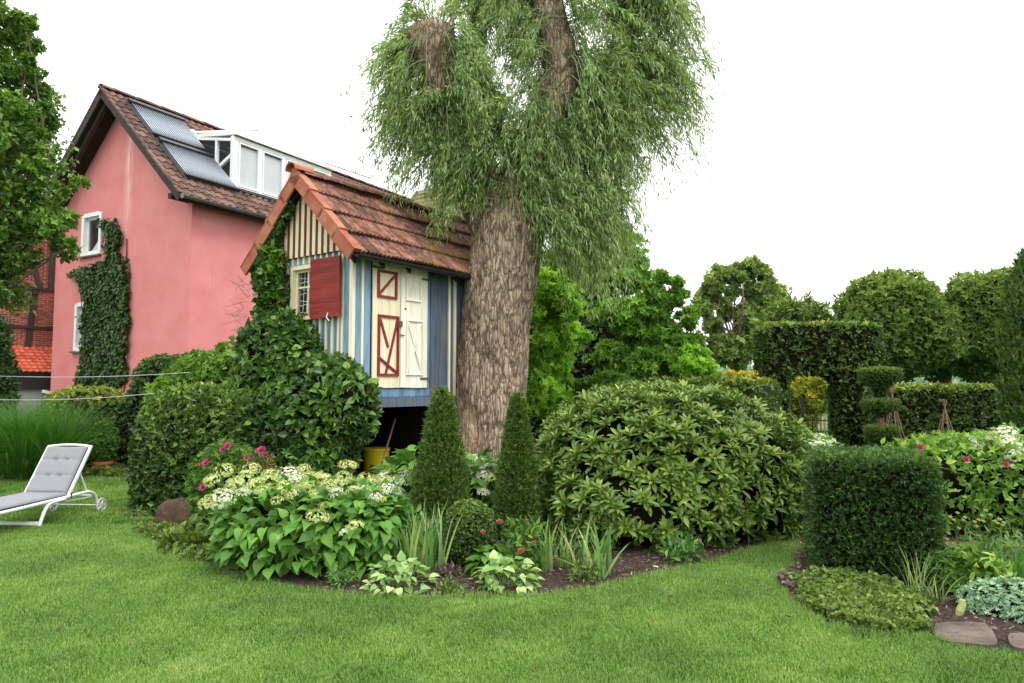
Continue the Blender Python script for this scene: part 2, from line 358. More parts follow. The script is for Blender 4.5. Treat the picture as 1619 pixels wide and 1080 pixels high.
surf('dark_core', ['#0d0f07', '#1a180e'], 9, 1, .3, spec=.05)  # for solid shells that darken the gaps between leaves
surf('timber_log', ['#6d3f27', '#8a5535', '#a26d45'], 4, .85, .5, .01, stretch=(.5, 4, 4), stain='#6b6a30', sscale=5, sth=(.5, .65))
surf('bark_dark', ['#39302a', '#574b40', '#6d6053'], 9, .95, .8, .02, stretch=(1, 1, .3))
surf('stake_wood', ['#6d5345', '#87695a'], 9, .8, .3)
surf('picket_wood', ['#b3aa93', '#c9c0aa'], 6, .8, .2)
surf('pale_wire', ['#b9bcbc', '#cacccc'], 4, .5, 0)
surf('chip', ['#6a4c3a', '#8d6d55', '#b59a80'], 9, .9, .2)
pm = MATS['pink_plaster']; N, L = pm.node_tree.nodes.new, pm.node_tree.links.new      # lime run-off streaks under the roof edge
pb_ = [n for n in pm.node_tree.nodes if n.type == 'BSDF_PRINCIPLED'][0]; src = pb_.inputs['Base Color'].links[0].from_socket
tco = N('ShaderNodeTexCoord'); sp = N('ShaderNodeSeparateXYZ'); L(tco.outputs['Object'], sp.inputs[0])
d1_ = N('ShaderNodeMath'); d1_.operation = 'ADD'; L(sp.outputs['X'], d1_.inputs[0]); d1_.inputs[1].default_value = 3.22; d2_ = N('ShaderNodeMath'); d2_.operation = 'ABSOLUTE'; L(d1_.outputs[0], d2_.inputs[0])
a1 = N('ShaderNodeMapRange'); L(d2_.outputs[0], a1.inputs[0]); a1.inputs[1].default_value = .02; a1.inputs[2].default_value = .26; a1.inputs[3].default_value = 1; a1.inputs[4].default_value = 0
a2 = N('ShaderNodeMapRange'); L(sp.outputs['Z'], a2.inputs[0]); a2.inputs[1].default_value = 5.6; a2.inputs[2].default_value = 8.0; a2.inputs[3].default_value = 0; a2.inputs[4].default_value = 1
a3 = N('ShaderNodeMath'); a3.operation = 'MULTIPLY'; L(a1.outputs[0], a3.inputs[0]); L(a2.outputs[0], a3.inputs[1])
a4 = N('ShaderNodeMath'); a4.operation = 'MULTIPLY'; L(a3.outputs[0], a4.inputs[0]); L(ramp(N, L, noise(N, L, 2.2, 7, stretch=(7, 7, .45), rough=.7), [(0, 0, 0, 1), (1, 1, 1, 1)], [.42, .62]), a4.inputs[1])
L(mixc(N, L, a4.outputs[0], src, hx('#e6cbc6')), pb_.inputs['Base Color'])
# glass
m, N, L = newmat('window_glass')
b = N('ShaderNodeBsdfPrincipled'); b.inputs['Base Color'].default_value = (.22, .24, .26, 1); b.inputs['Roughness'].default_value = .04
b.inputs['Specular IOR Level'].default_value = .9; t = N('ShaderNodeBsdfTransparent'); s = N('ShaderNodeMixShader'); s.inputs[0].default_value = .06
L(t.outputs[0], s.inputs[1]); L(b.outputs[0], s.inputs[2]); o = N('ShaderNodeOutputMaterial'); L(s.outputs[0], o.inputs[0])
m, N, L = newmat('dark_glass')
b = N('ShaderNodeBsdfPrincipled'); b.inputs['Base Color'].default_value = (.02, .025, .03, 1); b.inputs['Roughness'].default_value = .05
b.inputs['Specular IOR Level'].default_value = .8; o = N('ShaderNodeOutputMaterial'); L(b.outputs[0], o.inputs[0])
# treehouse roof tile: red clay, lower lips painted dark as shadow lines, yellow moss growing thicker towards the shaded far end and the eave
m, N, L = newmat('old_clay_tile')
geo_ = N('ShaderNodeNewGeometry'); oi = N('ShaderNodeObjectInfo')
n1 = N('ShaderNodeTexNoise'); n1.inputs['Scale'].default_value = 9; n1.inputs['Detail'].default_value = 6; L(geo_.outputs['Position'], n1.inputs['Vector'])
ma = N('ShaderNodeMath'); ma.operation = 'MULTIPLY_ADD'; L(oi.outputs['Random'], ma.inputs[0]); ma.inputs[1].default_value = .22; L(n1.outputs[0], ma.inputs[2])
c = ramp(N, L, ma.outputs[0], ['#42322a', '#624439', '#7c5446', '#966d5b'], [.35, .52, .64, .8])
at = N('ShaderNodeAttribute'); at.attribute_name = 'tint'
c = mixc(N, L, ramp(N, L, at.outputs['Fac'], [(1, 1, 1, 1), (0, 0, 0, 1)], [.0, .35]), c, hx('#33261f'))  # shadow line under each course, painted on the low-tint lip
n2 = N('ShaderNodeTexNoise'); n2.inputs['Scale'].default_value = 3.5; n2.inputs['Detail'].default_value = 7; n2.inputs['Roughness'].default_value = .7; L(geo_.outputs['Position'], n2.inputs['Vector'])
sp = N('ShaderNodeSeparateXYZ'); L(geo_.outputs['Position'], sp.inputs[0]); mr2 = N('ShaderNodeMapRange'); L(sp.outputs['X'], mr2.inputs[0])
mr2.inputs[1].default_value = -2.2; mr2.inputs[2].default_value = 0.1; mr2.inputs[3].default_value = -.09; mr2.inputs[4].default_value = .13
ad = N('ShaderNodeMath'); L(n2.outputs[0], ad.inputs[0]); L(mr2.outputs[0], ad.inputs[1])
c = mixc(N, L, ramp(N, L, ad.outputs[0], [(0, 0, 0, 1), (.85, .85, .85, 1)], [.52, .68]), c, hx('#7d6a2c'))
c = mixc(N, L, ramp(N, L, ad.outputs[0], [(0, 0, 0, 1), (.8, .8, .8, 1)], [.68, .78]), c, hx('#b07a2c'))
b = N('ShaderNodeBsdfPrincipled'); L(c, b.inputs['Base Color']); b.inputs['Roughness'].default_value = .85; b.inputs['Specular IOR Level'].default_value = .25
n3 = N('ShaderNodeTexNoise'); n3.inputs['Scale'].default_value = 45; n3.inputs['Detail'].default_value = 6; L(geo_.outputs['Position'], n3.inputs['Vector'])
L(bump(N, L, n3.outputs[0], .5, .01), b.inputs['Normal']); o = N('ShaderNodeOutputMaterial'); L(b.outputs[0], o.inputs[0])
# willow bark with bare wood scar
m, N, L = newmat('willow_bark')
tcx = N('ShaderNodeTexCoord'); mp = N('ShaderNodeMapping'); mp.inputs['Scale'].default_value = (1, 1, .2); L(tcx.outputs['Object'], mp.inputs[0])
nw = N('ShaderNodeTexNoise'); nw.inputs['Scale'].default_value = 7; nw.inputs['Detail'].default_value = 3; L(mp.outputs[0], nw.inputs['Vector'])
vv = mixc(N, L, .1, mp.outputs[0], nw.outputs['Color'], 'LINEAR_LIGHT')
vo = N('ShaderNodeTexVoronoi'); vo.feature = 'DISTANCE_TO_EDGE'; vo.inputs['Scale'].default_value = 17; L(vv, vo.inputs['Vector'])
fi = N('ShaderNodeTexNoise'); fi.inputs['Scale'].default_value = 30; fi.inputs['Detail'].default_value = 8; fi.inputs['Roughness'].default_value = .65; L(mp.outputs[0], fi.inputs['Vector'])
big = noise(N, L, 1.6, 3)
base = ramp(N, L, fi.outputs[0], ['#877563', '#ab9781', '#c6b59c'], [.3, .5, .72])
base = mixc(N, L, ramp(N, L, big, [(0, 0, 0, 1), (.35, .35, .35, 1)], [.45, .65]), base, hx('#7a7452'))
at = N('ShaderNodeAttribute'); at.attribute_name = 'tint'     # ridge height of the real relief: darker colour in the fissures
crk = ramp(N, L, vo.outputs['Distance'], [(1, 1, 1, 1), (0, 0, 0, 1)], [.0, .12])
bark = mixc(N, L, crk, base, hx('#5c4e43')); bark = mixc(N, L, ramp(N, L, at.outputs['Fac'], [(.75, .75, .75, 1), (0, 0, 0, 1)], [.12, .42]), bark, hx('#4c3f36'))
wood = ramp(N, L, noise(N, L, 5, 7, stretch=(4, 4, .5)), ['#7f6347', '#b09a7c', '#d6c6a8'], [.35, .5, .65])
sa = N('ShaderNodeAttribute'); sa.attribute_name = 'scar'; c = mixc(N, L, sa.outputs['Fac'], bark, wood)
b = N('ShaderNodeBsdfPrincipled'); L(c, b.inputs['Base Color']); b.inputs['Roughness'].default_value = .95; b.inputs['Specular IOR Level'].default_value = .15
hh = mixc(N, L, .5, fi.outputs[0], ramp(N, L, vo.outputs['Distance'], [(0, 0, 0, 1), (1, 1, 1, 1)], [0, .2]))
L(bump(N, L, hh, .9, .03), b.inputs['Normal']); o = N('ShaderNodeOutputMaterial'); L(b.outputs[0], o.inputs[0])
# soils and lawn ground
m, N, L = newmat('lawn_soil')
f = noise(N, L, .9, 6, rough=.6); c = ramp(N, L, f, ['#2f4a16', '#3c5a1c', '#4c6a26'], [.35, .5, .65])
b = N('ShaderNodeBsdfPrincipled'); L(c, b.inputs['Base Color']); b.inputs['Roughness'].default_value = 1; b.inputs['Specular IOR Level'].default_value = .1
L(bump(N, L, noise(N, L, 60, 4), .6, .02), b.inputs['Normal']); o = N('ShaderNodeOutputMaterial'); L(b.outputs[0], o.inputs[0])
surf('mulch', ['#1b140f', '#32251c', '#5a473a'], 28, .95, .9, .02, stain='#a08874', sscale=9, sth=(.6, .72), detail=8)
surf('hazed_woods', ['#5b765c', '#6d8869', '#7f987a'], .05, 1, 0, spec=.05)  # distance haze is mixed into these pale colours
# leaves
leafmat('grass', ['#4c7229', '#6e983c', '#92b356', '#b8c07a'], .5, .36, .2, pos=[0, .4, .8, 1], patch=1.9, gain=False)
leafmat('willow_leaf', ['#4d6a30', '#739344', '#a3ba6c', '#cdd8a4'], .4, .36, .4, gain=False, back=(.42, .5, .34, 1), bk=.4)
leafmat('apple_leaf', ['#3b5c26', '#5c8136', '#8bab58'], .4, .3, .4)
leafmat('beech_leaf', ['#22381a', '#3c5c22', '#74923e', '#adb658'], .38, .25, .4, pos=[0, .5, .85, 1])
leafmat('beech_top', ['#243a18', '#3f5c20', '#84963a', '#b89c48'], .4, .3, .4, pos=[0, .35, .75, 1])
leafmat('vine_leaf', ['#23401a', '#3e6424', '#719440'], .35, .22, .45)
leafmat('maple_crown', ['#3f6826', '#608e36', '#90b452'], .5, .3, .3)
leafmat('ivy_leaf', ['#1e3616', '#2e4c1e', '#47672b'], .4, .25, .4)
leafmat('hydrangea_leaf', ['#30561f', '#4a7a2e', '#6b9743'], .5, .28, .35, obvar=.0)
leafmat('rhodo_leaf', ['#2b461a', '#4a6a28', '#83994a', '#86683c'], .4, .16, .35, pos=[0, .45, .94, 1.0])
leafmat('yew_needle', ['#183212', '#2a4c1c', '#55783a'], .5, .2, .3)
leafmat('yew_fresh', ['#27441a', '#405f26', '#738c48'], .5, .25, .3)
leafmat('box_leaf', ['#233d10', '#3c5a1c', '#6c8a36'], .35, .25, .5)
leafmat('bright_leaf', ['#3e6426', '#5d8636', '#93b05c'], .5, .3, .3)
leafmat('maple_leaf', ['#2c4d1c', '#456c28', '#688f3c'], .5, .28, .3)
leafmat('dark_leaf', ['#172a10', '#243c18', '#39552a'], .5, .2, .3)
leafmat('far_leaf', ['#566f42', '#758d56', '#9cae76'], .6, .35, .2)  # leaf colours kept pale to suggest haze on far trees
leafmat('ball_leaf', ['#334a26', '#4f6934', '#7d944c'], .6, .22, .2)
leafmat('lime_leaf', ['#5a8a2c', '#7fae42', '#b2d46e'], .5, .45, .3)
leafmat('golden_leaf', ['#5f7a2c', '#94982e', '#c2ac38'], .6, .3, .2, gain=False)
leafmat('yellow_flower', ['#8a8a1c', '#c2a81e', '#e0c83c'], .6, .4, .2)
leafmat('cream_flower', ['#93a650', '#bcc67c', '#dddfac'], .6, .3, .2)
leafmat('white_flower', ['#b4bf94', '#d4d9c2', '#e4e6da'], .6, .3, .2)
leafmat('pink_flower', ['#962a5c', '#b54474', '#cc6c96'], .5, .3, .2)
leafmat('red_flower', ['#8f4636', '#ac6450', '#c48a74'], .5, .3, .2)
leafmat('grass_tall', ['#2b5220', '#3f7030', '#5a8a44'], .45, .35, .3)
leafmat('iris_leaf', ['#44693e', '#5a8450', '#82a472', '#a8ae74'], .45, .3, .35)
leafmat('sedum_leaf', ['#5e8474', '#7c9f90', '#a3bfb0'], .6, .2, .3)
leafmat('fern_leaf', ['#335a2e', '#4a7440', '#6f9458'], .55, .3, .2)
leafmat('brunnera_leaf', ['#50783e', '#7a9c66', '#a9c093'], .5, .3, .3)
leafmat('cover_leaf', ['#30481b', '#4b6726', '#748d46'], .45, .3, .4)
leafmat('purple_leaf', ['#2e2430', '#4a3c4a', '#6a5c62'], .5, .1, .4)
leafmat('dry_leaf', ['#4a3020', '#6b4c32', '#8d7355'], .8, .1, .1, gain=False)
# ================================================================== THE SETTING
def inpoly(P, poly):
    x, y = P[:, 0], P[:, 1]; r = np.zeros(len(P), bool); n = len(poly); j = n - 1
    for i in range(n):
        xi, yi = poly[i]; xj, yj = poly[j]
        r ^= ((yi > y) != (yj > y)) & (x < (xj - xi) * (y - yi) / (yj - yi + 1e-12) + xi); j = i
    return r
def smooth_poly(pts, closed=True, k=6):
    pts = np.array(pts, float); n = len(pts); out = []
    for i in range(n):
        p0, p1, p2, p3 = pts[(i - 1) % n], pts[i], pts[(i + 1) % n], pts[(i + 2) % n]
        for t in np.linspace(0, 1, k, endpoint=False):
            out.append(.5 * ((2 * p1) + (-p0 + p2) * t + (2 * p0 - 5 * p1 + 4 * p2 - p3) * t * t + (-p0 + 3 * p1 - 3 * p2 + p3) * t ** 3))
    return np.array(out)
def fillpoly(name, poly, z, mat, kind='structure'):
    import bmesh
    bm = bmesh.new(); vs = [bm.verts.new((p[0], p[1], z)) for p in poly]; bm.faces.new(vs); bmesh.ops.triangulate(bm, faces=bm.faces[:])
    bmesh.ops.recalc_face_normals(bm, faces=bm.faces[:])
    me = bpy.data.meshes.new(name); bm.to_mesh(me); bm.free(); me.materials.append(MATS[mat])
    if len(me.polygons) and me.polygons[0].normal.z < 0: me.flip_normals()
    o = bpy.data.objects.new(name, me); COL.objects.link(o); o['kind'] = kind; return o
g = Geo(); nn = 60
xs = np.concatenate([-np.geomspace(400, 12, 12), np.linspace(-10, 12, 44), np.geomspace(14, 400, 12)]); ys = np.concatenate([[-30, -10], np.linspace(0, 22, 44), np.geomspace(24, 500, 14)])
XX, YY = np.meshgrid(xs, ys); ZZ = np.zeros_like(XX); V = np.stack([XX, YY, ZZ], -1).reshape(-1, 3)
nx = len(xs); F = [(j * nx + i, j * nx + i + 1, (j + 1) * nx + i + 1, (j + 1) * nx + i) for j in range(len(ys) - 1) for i in range(nx - 1)]
g.add(V, None, F); part('lawn', g, 'lawn_soil', kind='structure', smooth=True)
gp = lambda *q: [tuple(G(x, y)[:2]) for x, y in q]
front = gp((203, 800), (206, 828), (228, 852), (265, 874), (300, 893), (345, 903), (400, 922), (470, 936), (545, 944), (620, 950), (690, 950), (760, 946), (850, 945), (925, 936), (1000, 920), (1060, 906), (1130, 892), (1195, 868), (1238, 842))
BED = np.array(front + [(3.3, 8.6), (4.1, 10.4), (5.0, 13), (5.5, 17), (3, 24), (-6, 24), (-7.2, 15), (-6.7, 12.6), (-5.2, 10.2)])
fillpoly('flower_bed', BED, .012, 'mulch')
rb = gp((1250, 893), (1236, 915), (1240, 942), (1262, 966), (1300, 988), (1365, 1006), (1440, 1010), (1500, 1020), (1585, 1030), (1700, 1040))
BED2 = np.array(rb + [(9, 4.2), (12, 9), (12, 16), (6.0, 16), (4.75, 11.6), (3.6, 8.6), (2.75, 6.9)])
fillpoly('side_bed', BED2, .012, 'mulch')
BED3 = np.array([(-13, 12.2), (-9, 12.1), (-7.6, 12.15), (-6.8, 12.7), (-7.2, 15), (-8, 17), (-14, 17)])
fillpoly('back_bed', BED3, .008, 'mulch')
# far hill, beyond the round trees
g = Geo(); n = 40; V = []
for j, (yy, zz) in enumerate([(190, -.5), (215, 6), (240, 11), (270, 14.5), (330, 16)]):
    for i in range(n): x = -60 + i * 9; V.append((x, yy, zz * .5 * (1 - abs(x - 120) / 420) + 1.2 * math.sin(i * .5) * (j > 0) + (1.5 * math.sin(i * 2.1 + j) if j > 1 else 0)))
g.add(V, None, [(j * n + i, j * n + i + 1, (j + 1) * n + i + 1, (j + 1) * n + i) for j in range(4) for i in range(n - 1)])
part('hill', g, 'hazed_woods', kind='structure', smooth=True)
g = Geo(); P = np.stack([U(6000, -60, 260), U(6000, 190, 300), np.zeros(6000)], 1); P[:, 2] = np.interp(P[:, 1], [190, 215, 240, 270, 330], [-.5, 6, 11, 14.5, 16]) * .5 * (1 - np.abs(P[:, 0] - 120) / 420) + .5
for i in range(6):
    k = slice(i * 1000, (i + 1) * 1000); b = Blob((0, 0, 0), (1, 1, 1)); q = unit(rn(14)); 
    for s in range(6): scatter(g, T_dia(.9), P[k] + q[s] * 1.8, np.tile(q[s] + (0, 0, .3), (1000, 1)) + rn(1000) * .4, rn(1000) + (0, 0, 1), U(1000, .6, 1.2), U(1000, 0, .9))
part('wooded_slope', g, leafmat('hazed_leaf', ['#66806a', '#7a9478', '#93a98a'], .8, .1, .05, gain=False), kind='stuff'); COL.objects['wooded_slope']['label'] = 'wooded slope far away under the round trees, haze painted into its pale colour'  # leaf colours paled to stand for distance haze
COL.objects['wooded_slope']['category'] = 'woods'

# ================================================================== PINK HOUSE
H = Frame((-9.33, 20, 0), -30)
house = thing('pink_house', 'pink plastered house with brown tiled roof, solar tubes and white dormer', 'house', tuple(H.o), rad(-30))
EX, EZ, RX, RZ = .5, 6.95, -3.65, 10.9
SLOPE = math.hypot(RX - EX, RZ - EZ); ang = math.atan2(RZ - EZ, EX - RX)
zroof = lambda x: EZ + (RZ - EZ) * (EX - x) / (EX - RX) if x > RX else EZ + (RZ - EZ) * (x - (2 * RX - EX)) / (EX - RX)
HL = lambda n, g, m, p=house, **k: part(n, g, m, p, local=True, **k)
W0, W1 = -7.3, 0.0
# walls, with real window openings in the gable
wins = [(-5.70, -4.64, 5.88, 7.24), (-5.92, -4.86, 2.76, 4.30), (-6.04, -5.1, .35, 1.52)]
g = Geo()
def wallpoly(pts, y0, y1): g.prism(pts, lambda u, v, t: (u, t, v), y0, y1)
zt = 7.3
wx0, wx1 = -6.04, -4.64
g.box((W0, 0, 0), (wx0, .3, 7.24)); g.box((wx1, 0, 0), (W1, .3, 7.24))
for (a, b_, c_, d_), nz in zip(wins, (7.24, 5.88, 2.76)):
    g.box((wx0, 0, c_), (a, .3, d_)) if a > wx0 else None
    g.box((b_, 0, c_), (wx1, .3, d_)) if b_ < wx1 else None
g.box((wx0, 0, 1.52), (wx1, .3, 2.76)); g.box((wx0, 0, 4.30), (wx1, .3, 5.88)); g.box((wx0, 0, 0), (wx1, .3, .35))
wallpoly([(W0, 7.24), (W1, 7.24), (RX, zroof(RX) - .22)], 0.0, .3)
g.box((-.3, .3, 0), (0, 17, 7.2)); g.box((W0, .3, 0), (W0 + .3, 17, 7.2))
wallpoly([(W0, 0), (W1, 0), (W1, 7.2), (RX, RZ - .25), (W0, 7.2)], 16.7, 17.0)
HL('wall', g, 'pink_plaster')
# windows
def window(x0, x1, z0, z1, tilt=False):
    g = Geo(); w = .09; y0, y1 = -.03, .16
    g.box((x0 - .04, y0, z0), (x0 + w, y1, z1)); g.box((x1 - w, y0, z0), (x1 + .04, y1, z1)); g.box((x0 + w, y0, z1 - w), (x1 - w, y1, z1 + .04)); g.box((x0 + w, y0, z0 - .03), (x1 - w, y1, z0 + w))
    f = HL('window', g, 'white_plastic'); s = Geo(); w2 = .07; a, b_, c_, d_ = x0 + w, x1 - w, z0 + w, z1 - w
    s.box((a, .1, c_), (a + w2, .15, d_)); s.box((b_ - w2, .1, c_), (b_, .15, d_)); s.box((a + w2, .1, d_ - w2), (b_ - w2, .15, d_)); s.box((a + w2, .1, c_), (b_ - w2, .15, c_ + w2))
    part('sash', s, 'white_plastic', f, local=True)
    part('pane', Geo().box((a + w2, .12, c_ + w2), (b_ - w2, .13, d_ - w2)), 'window_glass', f, local=True)
    part('curtain', Geo().prism([(a + .1, c_ + .05), (b_, c_ + .05), (b_, c_ + .75), (a + .42, c_ + .3)], lambda u, v, t: (u, t, v), .18, .2), 'curtain_white', f, local=True)
    part('sill', Geo().box((x0 - .1, -.12, z0 - .08), (x1 + .1, .0, z0 - .035)), 'zinc', f, local=True)
for wdw in wins: window(*wdw)
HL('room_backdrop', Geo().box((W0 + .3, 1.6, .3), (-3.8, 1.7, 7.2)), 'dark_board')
# roof slabs (dark boards seen from below)
th = .16; nx_, nz_ = math.sin(ang), math.cos(ang)
g = Geo()
def slab(x0, x1, y0, y1, up0, up1, sgn=1):
    P = []
    for x in (x0, x1):
        for u in (up0, up1):
            xx = x + nx_ * u; zz = zroof(x) + nz_ * u; P.append((xx if sgn > 0 else 2 * RX - xx, zz))
    return [P[0], P[2], P[3], P[1]]
for sgn in (1, -1): 
    pl = slab(EX, RX, 0, 0, -.2, -.03, sgn); g.prism(pl, lambda u, v, t: (u, t, v), -.66, 17.3)
HL('roof_deck', g, 'soffit_dark')
g = Geo()
for sgn in (1, -1): g.prism(slab(EX + .02, RX, 0, 0, -.22, .02, sgn), lambda u, v, t: (u, t, v), -.72, -.665)
HL('verge_board', g, 'verge_wood')
for sgn in (1, -1):
    g = Geo(); g.prism(slab(EX - 1.9, RX + .1, 0, 0, -.34, -.21, sgn), lambda u, v, t: (u, t, v), -.55, -.42); HL('rafter', g, 'verge_wood')
HL('purlin', Geo().box((-.25, -.6, 6.95), (-.08, 0, 7.1)), 'soffit_dark')
# gutter
g = Geo(); a = np.linspace(math.pi, 2 * math.pi, 9); r = .085; V = []
for y in (-.72, 17.3):
    for t in a: V.append((EX + .1 + r * math.cos(t), y, EZ - .03 + r * math.sin(t)))
    for t in a[::-1]: V.append((EX + .1 + (r - .01) * math.cos(t), y, EZ - .03 + (r - .01) * math.sin(t)))
k = 18; g.add(V, None, [(i, (i + 1) % k, k + (i + 1) % k, k + i) for i in range(k)]); g.tube([(EX + .1, -.72, EZ - .06), (EX + .1, -.735, EZ - .06)], .083, 10)
g.tube([(EX + .1, 17.29, EZ - .06), (EX + .1, 17.3, EZ - .06)], .083, 10)
HL('gutter', g, 'zinc', smooth=False)
# roof tiles: corrugated pantiles, one object each at the near end
def pantile(w, l, amp, n=8, th=.02, waves=1):
    g = Geo(); V = []
    for j, (yy, zz) in enumerate([(-.02, 0), (l, -.008)]):
        for i in range(n + 1): u = i / n; V.append((u * w, yy, zz + amp * math.sin(2 * math.pi * waves * u + .6) + amp))
    for i in range(n + 1): u = i / n; V.append((u * w, -.02, amp * math.sin(2 * math.pi * waves * u + .6) + amp - th))
    m = n + 1; T = [.6] * (2 * m) + [0.0] * m  # zero tint marks the lip that the clay tile paints dark
    g.add(V, None, [(i, i + 1, m + i + 1, m + i) for i in range(n)] + [(2 * m + i, 2 * m + i + 1, i + 1, i) for i in range(n)], T); return g
TW, NC = .255, 17; TLn = SLOPE / NC
tg = pantile(TW, TLn + .03, .026, 6, .035); tme = tg.mesh('roof_tile', 'roof_tile_brown', False)
rest = Geo(); V0 = tg.V[0]; F0 = tg.F4[0]; n_ob = 0
Bx = Vector((0, 1, 0)); By = Vector((-math.cos(ang), 0, math.sin(ang))); Bz = Vector((math.sin(ang), 0, math.cos(ang)))
Rm = Matrix((Bx, By, Bz)).transposed().to_4x4()
for iy in range(70):
    y = -.70 + iy * TW
    for c_ in range(NC):
        sdist = c_ * TLn; p = Vector((EX, y, EZ)) + By * sdist + Bz * (.022 + random.uniform(0, .006))
        xm = p.x - .2
        if 1.6 < y < 6.0 and -2.75 < xm < -.45: continue
        M = Matrix.Translation(p) @ Rm @ Matrix.Rotation(random.uniform(-.012, .012), 4, 'Z') @ Matrix.Rotation(-.075, 4, 'X')
        if y < 4.3 and n_ob < 300: piece('roof_tile', tme, house, M); n_ob += 1
        else: rest.add(V0 @ np.array(M.to_3x3()).T + np.array(M.translation), None, F0)
HL('roof_tiling', rest, 'roof_tile_brown', kind='stuff')
g = Geo(); 
for sgn in (-1,): g.prism(slab(EX, RX, 0, 0, -.02, .04, -1), lambda u, v, t: (u, t, v), -.73, 17.3)
HL('rear_roofing', g, 'roof_tile_brown')
def halfpipe(r, l, seg=7, th=.02, flat=.8, r2=None):
    g = Geo(); V = []; r2 = r2 or r * .92
    for y, rr in ((0, r), (l, r2)):
        for q in (rr, rr - th):
            for i in range(seg + 1): a = math.pi * i / seg; V.append((q * math.cos(a), y, q * math.sin(a) * flat))
    m = seg + 1
    F = [(i, i + 1, 2 * m + i + 1, 2 * m + i) for i in range(seg)] + [(m + i + 1, m + i, 3 * m + i, 3 * m + i + 1) for i in range(seg)] + [(m + i, m + i + 1, i + 1, i) for i in range(seg)]
    g.add(V, None, F, [.7] * (4 * m)); return g
rme = halfpipe(.15, .42).mesh('ridge_tile', 'roof_tile_brown', False)
for i in range(45): piece('ridge_tile', rme, house, Matrix.Translation((RX, -.75 + i * .4, RZ + .01 + (.008 if i % 2 else 0))))
for i in range(16):    # verge tiles running up the front edge
    p = Vector((EX, -.74, EZ)) + By * (i * SLOPE / 16); g = Geo(); g.beam(p + Bz * .045, p + By * (SLOPE / 16 + .02) + Bz * .03, .12, .05, (math.sin(ang), 0, math.cos(ang)))
    HL('verge_tile', g, 'roof_tile_brown')
# solar collectors: things resting on the roof
def roofpt(x, y, up): 
    return Vector(H.w(x + nx_ * up, y, zroof(x) + nz_ * up))
for (xa, xb, y0, y1, lab) in ((-3.12, -1.9, -.14, 1.72, 'evacuated tube solar collector high on the house roof, nearer the ridge'), (-1.5, -.3, -.12, 1.74, 'evacuated tube solar collector low on the house roof, beside the dormer')):
    t = thing('solar_collector', lab, 'solar panel', tuple(roofpt(xb, y0, .08)), rad(-30), 'solar collectors on the house roof')
    o0 = np.array(t.location)
    def L2(x, y, up):   # house-local relative to this root
        return np.array([x + nx_ * up - (xb + nx_ * .08), y - y0, zroof(x) + nz_ * up - (zroof(xb) + nz_ * .08)])
    part('manifold', Geo().beam(L2(xa - .07, y0 - .03, .15), L2(xa - .07, y1 + .03, .15), .16, .14, (nx_, 0, nz_)), 'collector_frame', t, local=True)
    part('foot_rail', Geo().beam(L2(xb + .04, y0 - .03, .12), L2(xb + .04, y1 + .03, .12), .1, .1, (nx_, 0, nz_)), 'collector_frame', t, local=True)
    for yy in (y0, y1): part('frame', Geo().beam(L2(xa, yy, .1), L2(xb, yy, .1), .05, .05, (nx_, 0, nz_)), 'collector_frame', t, local=True)
    part('backing', Geo().beam(L2(xa, (y0 + y1) / 2, .05), L2(xb, (y0 + y1) / 2, .05), y1 - y0 - .06, .02, (nx_, 0, nz_)), 'collector_frame', t, local=True)
    nt_ = 20; tm = None
    for i in range(nt_):
        yy = y0 + .06 + (y1 - y0 - .12) * i / (nt_ - 1)
        if tm is None: tm = Geo().tube([L2(xa, yy, .15) * 1.0, L2(xb, yy, .14)], .019, 8).mesh('glass_tube', 'tube_glass', True)
        ob = part('glass_tube', tm, None, t, local=True); ob.location = (0, yy - (y0 + .06), 0)
    part('bracket', Geo().tube([L2(xb + .2, y0 - .06, .1), L2(xa, y0 - .1, .12), L2(xa - .1, y0 - .08, .16)], .018, 6), 'collector_frame', t, local=True)
# glazed dormer (part of the house)
DX, DY0, DY1, DZ = -.45, 1.75, 6.0, 9.56
g = Geo(); zb = zroof(DX)
g.box((DX - .12, DY0, zb - .05), (DX, DY1, zb + .1)); g.box((DX - .12, DY0, DZ - .12), (DX, DY1, DZ)); 
posts = [DY0 + .06, 2.8, 3.8, 4.85, DY1 - .05]
for i, yy in enumerate(posts): g.box((DX - .11, yy - (.1 if i == 0 else .06), zb + .1), (DX - .005, yy + (.1 if i == 0 else .06), DZ - .12))
dm = HL('dormer_frame', g, 'white_plastic')
for a_, b_ in zip(posts[:-1], posts[1:]):
    g = Geo(); y0, y1, z0, z1 = a_ + .07, b_ - .07, zb + .12, DZ - .14; w = .05
    if a_ == posts[0]: y0 += .04
    g.box((DX - .09, y0, z0), (DX + .012, y0 + w, z1)); g.box((DX - .09, y1 - w, z0), (DX + .012, y1, z1)); g.box((DX - .09, y0 + w, z0), (DX + .012, y1 - w, z0 + w)); g.box((DX - .09, y0 + w, z1 - w), (DX + .012, y1 - w, z1))
    part('casement', g, 'white_plastic', dm, local=True)
    part('pane', Geo().box((DX - .05, y0 + w, z0 + w), (DX - .04, y1 - w, z1 - w)), 'window_glass', dm, local=True)
    part('pane_backing', Geo().box((DX - .1, y0, z0), (DX - .085, y1, z1 - .1)), 'curtain_white', dm, local=True)  # pale sheet added behind the glass for the sky brightness in the panes
